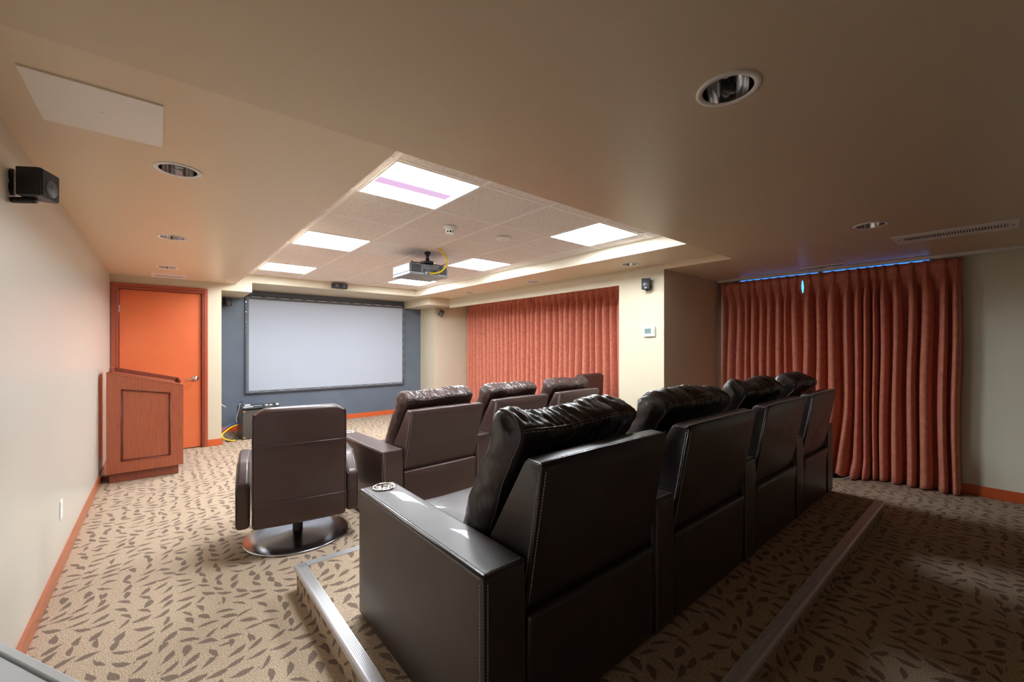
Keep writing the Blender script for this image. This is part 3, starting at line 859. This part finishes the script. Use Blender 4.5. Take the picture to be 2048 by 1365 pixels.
for (x, y), l in zip(DL_LEFT, ('recessed downlight nearest the blank white panel on the ceiling', 'recessed downlight in the left ceiling strip, middle of three', 'recessed downlight right beside the small grille above the door')):
    downlight(x, y, ZL, l, g)
for (x, y), l in zip(DL_SOFF, ('recessed downlight above the speaker on the column', 'recessed downlight above the middle of the far curtains', 'recessed downlight near the screen corner above the far curtains')):
    downlight(x, y, ZS, l, g)

def light_panel(c, r, label, lilac=False):
    x0, x1 = TX[c]+0.008, TX[c+1]-0.008; y0, y1 = TY[r]+0.008, TY[r+1]-0.008
    t = thing('ceiling_light_panel', label, 'ceiling light', ((x0+x1)/2, (y0+y1)/2, ZT), 0, 'square light panels in the tile ceiling')
    hx, hy = (x1-x0)/2, (y1-y0)/2
    obj('frame', boxes((-hx, -hx+0.012, -hy, hy, -0.008, 0), (hx-0.012, hx, -hy, hy, -0.008, 0), (-hx+0.012, hx-0.012, -hy, -hy+0.012, -0.008, 0), (-hx+0.012, hx-0.012, hy-0.012, hy, -0.008, 0)), M_TEE, t)
    obj('diffuser', boxes((-hx+0.012, hx-0.012, -hy+0.012, hy-0.012, -0.006, -0.001)), M_EMIT, t)
    if lilac:
        bm = bmesh.new()
        prism(bm, [(-0.035, -0.006), (-0.03, -0.012), (0.058, -0.012), (0.062, -0.0062)], -hx+0.015, hx-0.06, 'x')
        tagp(obj('basket', bm, M_LILAC, t, bevel=0.003), 'lilac reflector band')
light_panel(0, 0, 'square ceiling light panel with a lilac band, nearest the camera', True)
light_panel(0, 3, 'square ceiling light panel in the middle of the left column')
light_panel(0, 6, 'square ceiling light panel closest to the door and screen')
light_panel(3, 0, 'square ceiling light panel by the near right corner of the tile ceiling')
light_panel(3, 3, 'square ceiling light panel beside the projector, towards the curtains')
light_panel(3, 6, 'square ceiling light panel seen low behind the projector body')

t = thing('smoke_detector', 'small white smoke detector with black sensor slots on the tile ceiling', 'smoke detector', (1.940, 3.145, ZT))
bm = bmesh.new(); lathe(bm, [(0, 0), (0.055, 0), (0.058, -0.012), (0.048, -0.024), (0.040, -0.026), (0.036, -0.044)], 32)
obj('base', bm, M_WPLASTIC, t, smooth=True)
bm = bmesh.new(); lathe(bm, [(0.030, -0.042), (0.030, -0.062), (0, -0.062)], 24); obj('sensor', bm, M_HOLE, t, smooth=True)
bm = bmesh.new(); lathe(bm, [(0, -0.073), (0.030, -0.072), (0.036, -0.062), (0.034, -0.060), (0, -0.060)], 32)
for i in range(8):
    a = i*PI/4; m_ = Matrix.Rotation(a, 4, 'Z'); box(bm, 0.029, 0.036, -0.004, 0.004, -0.064, -0.040, m_)
obj('cage', bm, M_WPLASTIC, t)
t = thing('ceiling_disc_sensor', 'flat round white disc on the tile ceiling beside the smoke detector', 'sensor', (2.530, 3.125, ZT))
bm = bmesh.new(); lathe(bm, [(0, 0), (0.070, 0), (0.078, -0.006), (0.078, -0.016), (0.066, -0.024), (0.030, -0.026), (0, -0.027)], 40)
obj('cover', bm, M_WPLASTIC, t, smooth=True)
bm = bmesh.new(); lathe(bm, [(0, -0.027), (0.012, -0.027), (0.011, -0.032), (0, -0.033)], 16); obj('indicator', bm, M_WMETAL, t, smooth=True)

t = thing('access_panel', 'blank white rectangular access panel on the left ceiling', 'access panel', (-0.169, 2.20, ZL))
obj('cover', boxes((-0.178, 0.178, -0.205, 0.205, -0.007, 0)), M_PANELW, t, bevel=0.001)
bm = bmesh.new(); lathe(bm, [(0, -0.007), (0.010, -0.007), (0.009, -0.0085), (0, -0.009)], 20); obj('fastener', bm, M_WMETAL, t, smooth=True)

def grille(x0, x1, y0, y1, z, label, nsl, along='y', iw=0.42, tilt=0):
    t = thing('ceiling_grille', label, 'air vent', ((x0+x1)/2, (y0+y1)/2, z), tilt, 'white ceiling air grilles')
    hx, hy = (x1-x0)/2, (y1-y0)/2
    ix, iy = (hx*iw, hy*0.84) if along == 'y' else (hx*0.84, hy*iw)
    obj('frame', boxes((-hx, -ix, -hy, hy, -0.008, 0), (ix, hx, -hy, hy, -0.008, 0), (-ix, ix, -hy, -iy, -0.008, 0), (-ix, ix, iy, hy, -0.008, 0)), M_WMETAL, t, bevel=0.002)
    obj('backing', boxes((-ix, ix, -iy, iy, -0.0012, -0.0002)), M_HOLE, t)
    for i in range(nsl):
        bm = bmesh.new()
        if along == 'y':
            y = -iy+2*iy*(i+0.5)/nsl; w_ = iy/nsl
            prism(bm, [(y-w_*0.75, -0.0075), (y-w_*0.60, -0.009), (y+w_*0.75, -0.002), (y+w_*0.6, -0.001)], -ix, ix, 'x')
        else:
            x = -ix+2*ix*(i+0.5)/nsl; w_ = ix/nsl
            prism(bm, [(x-w_*0.75, -0.0075), (x-w_*0.60, -0.009), (x+w_*0.75, -0.002), (x+w_*0.6, -0.001)], -iy, iy, 'y')
        obj('slat', bm, M_WMETAL, t)
    for s in (-1, 1):
        bm = bmesh.new()
        c_ = (0, s*hy*0.92, 0) if along == 'y' else (s*hx*0.92, 0, 0)
        lathe(bm, [(0, -0.008), (0.008, -0.008), (0.006, -0.0105), (0, -0.011)], 12, c_); obj('screw', bm, M_STEEL, t)
grille(4.425, 4.745, -0.060, 0.588, Z1, 'long white slatted grille on the ceiling near the right-hand wall', 36)
grille(5.405, 5.580, 1.075, 1.475, Z1, 'small white grille on the ceiling tight against the near curtain header', 22)
grille(-0.088, 0.252, 6.62, 6.96, ZL, 'short white grille on the ceiling directly above the orange door', 22, along='x')

# ================================================================== PROJECTOR
t = thing('projector', 'grey projector hung from the tile ceiling with its port side showing', 'projector', (2.283, 4.172, ZT))
def at(x, y, z): return (x-2.283, y-4.172, z-ZT)
px0, px1, py0_, py1_, pz0, pz1 = 2.03, 2.505, 4.10, 4.52, 2.160, 2.282
a = at(px0, py0_, pz0); b_ = at(px1, py1_, pz1)
obj('lower_shell', boxes((a[0], b_[0], a[1], b_[1], a[2], a[2]+0.030)), M_PROJW, t, bevel=0.006)
body = obj('body', boxes((a[0]+0.002, b_[0]-0.002, a[1]+0.004, b_[1]-0.004, a[2]+0.030, b_[2])), M_PROJ, t, bevel=0.006)
obj('side_cover', boxes((a[0]-0.001, a[0]+0.006, a[1]+0.01, b_[1]-0.01, a[2]+0.034, b_[2]-0.006)), M_PROJW, t, bevel=0.002)
obj('port_panel', boxes((a[0]+0.17, b_[0]-0.13, a[1]-0.001, a[1]+0.006, a[2]+0.012, a[2]+0.070)), M_BLACK, t, bevel=0.001)
obj('connector_strip', boxes((a[0]+0.18, b_[0]-0.20, a[1]-0.004, a[1]+0.0, a[2]+0.018, a[2]+0.040)), M_PORT, t)
bm = bmesh.new()
for i in range(7):
    for j in range(6):
        x = a[0]+0.035+i*0.016; z = a[2]+0.036+j*0.0135; box(bm, x-0.005, x+0.005, a[1]+0.0015, a[1]+0.006, z-0.004, z+0.004)
for i in range(5):
    for j in range(6):
        x = b_[0]-0.105+i*0.018; z = a[2]+0.036+j*0.0135; box(bm, x-0.0055, x+0.0055, a[1]+0.0015, a[1]+0.006, z-0.004, z+0.004)
obj('vent', bm, M_HOLE, t)
obj('nameplate', boxes((a[0]+0.19, a[0]+0.27, a[1]+0.10, a[1]+0.112, a[2]-0.001, a[2]+0.002)), M_WPLASTIC, t)
bm = bmesh.new(); lathe(bm, [(0, 0), (0.045, 0), (0.045, 0.03), (0, 0.03)], 24)
bmesh.ops.rotate(bm, verts=bm.verts, matrix=Matrix.Rotation(-PI/2, 3, 'X')); bmesh.ops.translate(bm, verts=bm.verts, vec=(0.05, b_[1]-0.006, a[2]+0.065))
obj('lens', bm, M_BLACK, t, smooth=True)
bm = bmesh.new()
lathe(bm, [(0, 0), (0.034, 0), (0.034, -0.028), (0.022, -0.032), (0.022, -0.095), (0.030, -0.1), (0.075, -0.108), (0.082, -0.122), (0.07, -0.138), (0.03, -0.151), (0, -0.151)], 28)
for (x, y) in ((-0.19, 0.0), (0.19, 0.0), (-0.15, 0.26), (0.15, 0.26)):
    tube(bm, [(0, 0.0, -0.125), (x*0.6, y*0.6, -0.128), (x, y, -0.135)], 0.006, 6, 2)
    tube(bm, [(x, y, -0.118), (x, y, -0.154)], 0.008, 8, 1)
obj('ceiling_mount', bm, M_BLACK, t, smooth=True)
cb = bmesh.new()
tube(cb, [(2.285, 3.935, ZT), (2.31, 3.93, 2.41), (2.385, 3.93, 2.34), (2.395, 3.95, 2.27), (2.36, 4.0, 2.205), (2.31, 4.06, 2.186), (2.27, 4.098, 2.184)], 0.0095, 10, 8)
tagp(obj('yellow_cable', cb, M_YEL, smooth=True), 'thick yellow cable looping from the tile ceiling into the projector', 'cable')
cb = bmesh.new()
tube(cb, [(2.30, 3.945, ZT), (2.335, 3.945, 2.41), (2.41, 3.95, 2.345), (2.405, 3.98, 2.29), (2.36, 4.04, 2.25), (2.33, 4.095, 2.21)], 0.004, 8, 8)
tagp(obj('black_cable', cb, M_BCAB, smooth=True), 'thin black cable running beside the yellow one into the projector', 'cable')

# ================================================================== SPEAKERS
def speaker(loc, az, label, w_=0.11, h=0.115, dpt=0.085, mount=None, tilt=0.0, roll=0.0):
    """loc: centre of the body; az: azimuth (deg, clockwise from +y) the front faces"""
    t = thing('wall_speaker', label, 'speaker', loc, -math.radians(az), 'small black surround speakers')
    t.rotation_euler = (tilt, roll, -math.radians(az))
    hw, hh, hd = w_/2, h/2, dpt/2
    bm = bmesh.new()
    prism(bm, [(-hw*0.72, -hd), (hw*0.72, -hd), (hw, hd*0.55), (hw, hd), (-hw, hd), (-hw, hd*0.55)], -hh, hh, 'z')
    obj('cabinet', bm, M_BLACK, t, bevel=0.004)
    obj('grille', boxes((-hw+0.005, hw-0.005, hd, hd+0.005, -hh+0.005, hh-0.005)), M_GRILLE, t, bevel=0.002)
    bm = bmesh.new(); lathe(bm, [(0.0, 0.008), (0.010, 0.007), (0.018, 0.0025), (0.032, 0.0045), (0.036, 0.0015), (0.036, -0.001), (0, -0.001)], 28)
    bmesh.ops.scale(bm, verts=bm.verts, vec=(w_/0.11,)*3)
    bmesh.ops.rotate(bm, verts=bm.verts, matrix=Matrix.Rotation(-PI/2, 3, 'X')); bmesh.ops.translate(bm, verts=bm.verts, vec=(0, hd+0.005, -hh*0.22))
    obj('driver', bm, M_CONE, t, smooth=True)
    obj('badge', boxes((-0.012, 0.012, hd+0.005, hd+0.007, -hh+0.012, -hh+0.017)), M_WPLASTIC, t)
    if mount:
        m_ = Matrix.LocRotScale(Vector(loc), t.rotation_euler, None).inverted()
        bm = bmesh.new()
        for pts, r in mount: tube(bm, [m_ @ Vector(p) for p in pts], r, 10, 2)
        obj('bracket', bm, M_BLACK, t, smooth=True)
    return t
speaker((-0.393, 2.588, 2.050), 110, 'black wall speaker on a bracket high on the left wall nearest the camera',
        mount=[([(XL, 2.64, 2.085), (XL+0.012, 2.64, 2.085)], 0.028), ([(XL, 2.64, 2.03), (XL+0.012, 2.64, 2.03)], 0.028),
               ([(XL+0.006, 2.64, 1.985), (-0.43, 2.61, 1.984), (-0.395, 2.59, 1.986)], 0.013)])
speaker((4.245, 2.655, 2.092), 243, 'black wall speaker high on the column above the thermostat', 0.095, 0.125, 0.085,
        mount=[([(XF, 2.655, 2.06), (XF-0.012, 2.655, 2.06)], 0.03), ([(XF-0.005, 2.655, 2.04), (4.27, 2.655, 2.025), (4.245, 2.655, 2.032)], 0.012)])
speaker((4.36, 7.40, 2.055), 205, 'small black speaker tilted in the corner beside the far curtain', 0.095, 0.125, 0.085, tilt=-0.25, roll=-0.5,
        mount=[([(4.37, YREC, 2.03), (4.37, YREC-0.012, 2.03)], 0.028), ([(4.37, YREC-0.01, 2.03), (4.365, 7.43, 2.04)], 0.010)])
speaker((0.80, 7.94, 2.085), 150, 'dark grey speaker in the upper corner of the slate wall behind the door wall', 0.10, 0.13, 0.09,
        mount=[([(0.79, YS, 2.085), (0.79, YS-0.012, 2.085)], 0.03), ([(0.79, YS-0.01, 2.085), (0.80, 7.97, 2.085)], 0.010)])
t = thing('center_speaker', 'wide black centre speaker with two round drivers above the screen', 'speaker', (2.242, YD, 2.365))
obj('cabinet', boxes((-0.118, 0.118, -0.085, 0, -0.038, 0.038)), M_BLACK, t, bevel=0.008)
obj('grille', boxes((-0.112, 0.112, -0.090, -0.085, -0.033, 0.033)), M_GRILLE, t)
for s in (-1, 1):
    bm = bmesh.new(); lathe(bm, [(0.0, 0.006), (0.008, 0.005), (0.014, 0.002), (0.026, 0.004), (0.028, 0.0), (0, -0.001)], 24)
    bmesh.ops.rotate(bm, verts=bm.verts, matrix=Matrix.Rotation(PI/2, 3, 'X')); bmesh.ops.translate(bm, verts=bm.verts, vec=(s*0.055, -0.090, 0))
    obj('driver', bm, M_CONE, t, smooth=True)

# ================================================================== THERMOSTAT, OUTLETS
t = thing('thermostat', 'white wall thermostat with a grey display on the column', 'thermostat', (XF, 2.645, 1.548))
obj('housing', boxes((-0.028, 0, -0.075, 0.075, -0.058, 0.062)), M_WPLASTIC, t, bevel=0.012, seg=3)
obj('display', boxes((-0.0295, -0.027, -0.030, 0.052, -0.022, 0.038)), M_LCD, t)
def outlet(loc, rz, label):
    t = thing('wall_outlet', label, 'outlet', loc, rz)
    obj('plate', boxes((-0.035, 0.035, -0.006, 0, -0.058, 0.058)), M_WPLASTIC, t, bevel=0.002)
    for s in (-1, 1):
        bm = boxes((-0.017, 0.017, -0.0075, -0.005, s*0.024-0.015, s*0.024+0.015)); obj('socket', bm, M_WMETAL, t, bevel=0.003)
outlet((XL, 3.765, 0.372), PI/2, 'white outlet low on the long left wall')
outlet((4.577, YREC, 0.41), 0, 'white outlet low on the cream wall beside the far curtain')

# ================================================================== LECTERN
t = thing('lectern', 'cherry wood lectern with a slanted top and recessed panel before the orange door', 'lectern', (-0.11, 5.77, 0))
lx0, lx1, ly0, ly1 = -0.303, 0.300, 0.0, 0.44
zl, zr, zb = 1.108, 0.955, 0.098
def ztop(x): return zl+(zr-zl)*(x-lx0)/(lx1-lx0)
def side_panel(bm, y0, y1, dz=0): prism(bm, [(lx0, zb), (lx1, zb), (lx1, ztop(lx1)+dz), (lx0, ztop(lx0)+dz)], y0, y1, 'y')
qx0, qx1 = lx0+0.108, lx1-0.108
bm = bmesh.new()   # front frame built as four boards around the recess
def board(a): prism(bm, a, ly0, ly0+0.022, 'y')
inz0 = 0.213; inzl = ztop(qx0)-0.135; inzr = ztop(qx1)-0.095
board([(lx0, zb), (qx0, zb), (qx0, ztop(qx0)), (lx0, ztop(lx0))]); board([(qx1, zb), (lx1, zb), (lx1, ztop(lx1)), (qx1, ztop(qx1))])
board([(qx0, zb), (qx1, zb), (qx1, inz0), (qx0, inz0)]); board([(qx0, inzl), (qx1, inzr), (qx1, ztop(qx1)), (qx0, ztop(qx0))])
obj('panel_frame', bm, M_LECT, t)
bm = bmesh.new(); prism(bm, [(qx0, inz0), (qx1, inz0), (qx1, inzr), (qx0, inzl)], ly0+0.016, ly0+0.026, 'y'); obj('recessed_panel', bm, M_LECT, t)
bm = bmesh.new()
cn = [(qx0, inz0), (qx1, inz0), (qx1, inzr), (qx0, inzl)]
for o_, rr in ((0.0, 0.0045), (0.012, 0.003)):
    q = [(qx0+o_, inz0+o_), (qx1-o_, inz0+o_), (qx1-o_, inzr-o_), (qx0+o_, inzl-o_)]
    for i in range(4):
        u, v = q[i], q[(i+1) % 4]; tube(bm, [(u[0], ly0+(0.0 if o_ == 0 else 0.012), u[1]), (v[0], ly0+(0.0 if o_ == 0 else 0.012), v[1])], rr, 8, 1)
obj('moulding', bm, M_LECT2, t, smooth=True)
bm = bmesh.new(); side_panel(bm, ly1-0.02, ly1); box(bm, lx0, lx0+0.02, ly0+0.022, ly1-0.02, zb, zl); 
box(bm, lx1-0.02, lx1, ly0+0.022, ly1-0.02, zb, zr); box(bm, lx0+0.02, lx1-0.02, ly0+0.022, ly1-0.02, zb, zb+0.02)
obj('carcass', bm, M_LECT, t)
bm = bmesh.new(); prism(bm, [(lx0+0.0, ztop(lx0)), (lx1+0.0, ztop(lx1)), (lx1, ztop(lx1)+0.012), (lx0, ztop(lx0)+0.012)], ly0-0.004, ly1+0.004, 'y')
obj('slanted_top', bm, M_LECT, t, bevel=0.003)
bm = bmesh.new()   # raised rim round the reading surface
def rim(x0, x1, y0, y1, h=0.045): 
    vs = prism(bm, [(x0, ztop(x0)+0.01), (x1, ztop(x1)+0.01), (x1, ztop(x1)+0.012+h), (x0, ztop(x0)+0.012+h)], y0, y1, 'y')
rim(lx0+0.02, lx1-0.02, ly1-0.03, ly1-0.014); rim(lx0+0.02, lx0+0.036, ly0+0.05, ly1-0.03); rim(lx1-0.036, lx1-0.02, ly0+0.05, ly1-0.03)
rim(lx0+0.036, lx1-0.036, ly0+0.05, ly0+0.062, 0.006)
obj('rim', bm, M_LECT2, t, bevel=0.002)
obj('plinth', boxes((lx0+0.018, lx1-0.04, ly0+0.03, ly1-0.03, 0, zb)), M_LECT2, t, bevel=0.003)

# ================================================================== AV RACK AND CABLES
t = thing('equipment_rack', 'low black equipment cabinet with a glass door and brass corners under the screen', 'cabinet', (0.912, 7.245, 0), 0)
RW, RD, RH = 0.50, 0.46, 0.462
obj('body', boxes((0, 0.018, 0.004, RD, 0, RH), (RW-0.018, RW, 0.004, RD, 0, RH), (0.018, RW-0.018, RD-0.018, RD, 0, RH), (0.018, RW-0.018, 0.004, RD-0.018, 0, 0.02), (0.018, RW-0.018, 0.004, RD-0.018, RH-0.02, RH)), M_RACK, t, bevel=0.003)
dr = obj('glass_door', boxes((0.014, RW-0.014, -0.002, 0.003, 0.012, RH-0.03)), M_GLASSD, t)
for (x, z) in ((0.016, 0.014), (0.016, RH-0.062), (RW-0.046, 0.014), (RW-0.046, RH-0.062)):
    obj('hinge_plate', boxes((x, x+0.034, -0.0045, -0.002, z, z+0.026)), M_BRASS, dr)
for i, z in enumerate((0.08, 0.16, 0.27)):
    obj('shelf', boxes((0.018, RW-0.018, 0.05, RD-0.03, z, z+0.008)), M_RACK, t)
def gadget(nm, label, cat, x, y, z, sx, sy, sz, m_, rz=0, extra=None):
    g_ = thing(nm, label, cat, (x, y, z), rz)
    obj('case', boxes((-sx/2, sx/2, -sy/2, sy/2, 0, sz)), m_, g_, bevel=min(sx, sy, sz)*0.15)
    if extra: extra(g_, sx, sy, sz)
    return g_
def feet(g_, sx, sy, sz):
    obj('front_panel', boxes((-sx/2+0.006, sx/2-0.006, -sy/2-0.0015, -sy/2+0.001, sz*0.2, sz*0.8)), M_WMETAL, g_)
gadget('media_player', 'flat grey box on the cabinet corner beside the cables', 'media player', 1.00, 7.36, RH, 0.14, 0.10, 0.018, M_PROJ, 0.1, feet)
gadget('cable_adapter', 'rounded light grey adapter resting on the flat grey box', 'adapter', 1.00, 7.39, RH+0.018, 0.08, 0.035, 0.022, M_PROJW, 0.15, feet)
def ports(g_, sx, sy, sz):
    for i in range(4): obj('port', boxes((-sx/2+0.01+i*0.028, -sx/2+0.028+i*0.028, -sy/2-0.002, -sy/2+0.001, sz*0.25, sz*0.8)), M_HOLE, g_)
gadget('network_switch', 'small silver switch with a row of black ports on the cabinet top', 'network switch', 1.13, 7.37, RH, 0.125, 0.07, 0.016, M_PROJW, 0.0, ports)
gadget('remote_control', 'chunky grey device in the middle of the cabinet top', 'remote', 1.24, 7.38, RH, 0.055, 0.05, 0.028, M_PROJ, 0.5, feet)
gadget('power_brick', 'small dark brick right of the chunky grey device', 'power supply', 1.315, 7.38, RH, 0.045, 0.04, 0.022, M_PROJ, -0.2, feet)
gadget('receiver_box', 'pale rounded box at the far end of the cabinet top', 'receiver', 1.395, 7.37, RH, 0.045, 0.04, 0.03, M_PROJW, 0.1, feet)
def cable(nm, label, pts, r, m_):
    cb = bmesh.new(); tube(cb, pts, r, 8, 8); tagp(obj(nm, cb, m_, smooth=True), label, 'cable', 'cables beside the black cabinet')
cable('yellow_cable', 'thick yellow cable looping on the floor beside the black cabinet', [(0.90, 7.46, 0.20), (0.82, 7.42, 0.185), (0.74, 7.34, 0.15), (0.68, 7.30, 0.10), (0.70, 7.26, 0.05), (0.76, 7.23, 0.022), (0.83, 7.20, 0.014)], 0.010, M_YEL)
cable('blue_cable', 'bundle of blue cable lying over the orange baseboard', [(0.90, 7.52, 0.21), (0.82, 7.56, 0.20), (0.75, 7.54, 0.155), (0.68, 7.52, 0.12)], 0.008, M_BLUE)
cable('black_cable', 'black cable tangled flat on the carpet beside the cabinet', [(0.905, 7.32, 0.06), (0.86, 7.28, 0.03), (0.80, 7.34, 0.012), (0.72, 7.28, 0.010), (0.76, 7.22, 0.010), (0.85, 7.25, 0.016), (0.90, 7.30, 0.02)], 0.006, M_BCAB)
cable('black_cable', 'thin black cable criss-crossing in front of the baseboard', [(0.905, 7.50, 0.17), (0.84, 7.45, 0.10), (0.76, 7.40, 0.05), (0.71, 7.44, 0.03), (0.77, 7.46, 0.12), (0.80, 7.47, 0.16), (0.84, 7.47, 0.06), (0.86, 7.46, 0.012)], 0.0025, M_BCAB)
cable('white_cable', 'grey cable drooping down the side of the black cabinet', [(0.905, 7.36, RH+0.06), (0.903, 7.38, RH+0.05), (0.90, 7.42, RH-0.03), (0.885, 7.44, 0.36), (0.872, 7.46, 0.28), (0.885, 7.46, 0.23)], 0.005, M_WCAB)
cable('black_cable', 'short black cable arching above the cabinet corner', [(0.955, 7.49, RH+0.01), (0.945, 7.50, RH+0.085), (0.92, 7.51, RH+0.05), (0.898, 7.52, RH-0.05), (0.895, 7.53, 0.30), (0.893, 7.54, 0.16)], 0.004, M_BCAB)
cable('white_cable', 'white cable stub poking out from behind the door wall corner', [(0.655, 7.70, 0.53), (0.68, 7.68, 0.525), (0.715, 7.66, 0.49), (0.76, 7.65, 0.455)], 0.005, M_WCAB)

# ================================================================== WHITE CABINET (lower left corner)
ang = math.radians(29)     # rotated against the wall
t = thing('side_cabinet', 'white cabinet with a rimmed top right below the camera by the left wall', 'cabinet', (-0.195, 0.905, 0), 0)
dv = Vector((0.485, -0.875, 0)); pv = Vector((-0.875, -0.485, 0))
R = Matrix(((dv.x, pv.x, 0, 0), (dv.y, pv.y, 0, 0), (0, 0, 1, 0), (0, 0, 0, 1)))
def cbx(*bs):
    bm = bmesh.new()
    for b_ in bs: box(bm, *b_, mtx=R)
    return bm
CL, CW = 0.50, 0.27
obj('body', cbx((0.01, CL-0.01, 0.008, CW-0.01, 0.0, 0.955)), M_DESK, t, bevel=0.003)
obj('rim', cbx((0, CL, 0, 0.009, 0.955, 1.0), (0, 0.009, 0.009, CW, 0.955, 1.0), (CL-0.009, CL, 0.009, CW, 0.955, 1.0), (0.009, CL-0.009, CW-0.009, CW, 0.955, 1.0)), M_DESK, t, bevel=0.001)
obj('top_panel', cbx((0.012, CL-0.012, 0.012, CW-0.012, 0.955, 0.998)), M_DESK, t, bevel=0.001)
obj('groove', cbx((0.009, CL-0.009, 0.009, 0.012, 0.955, 0.990)), M_BLACK, t)
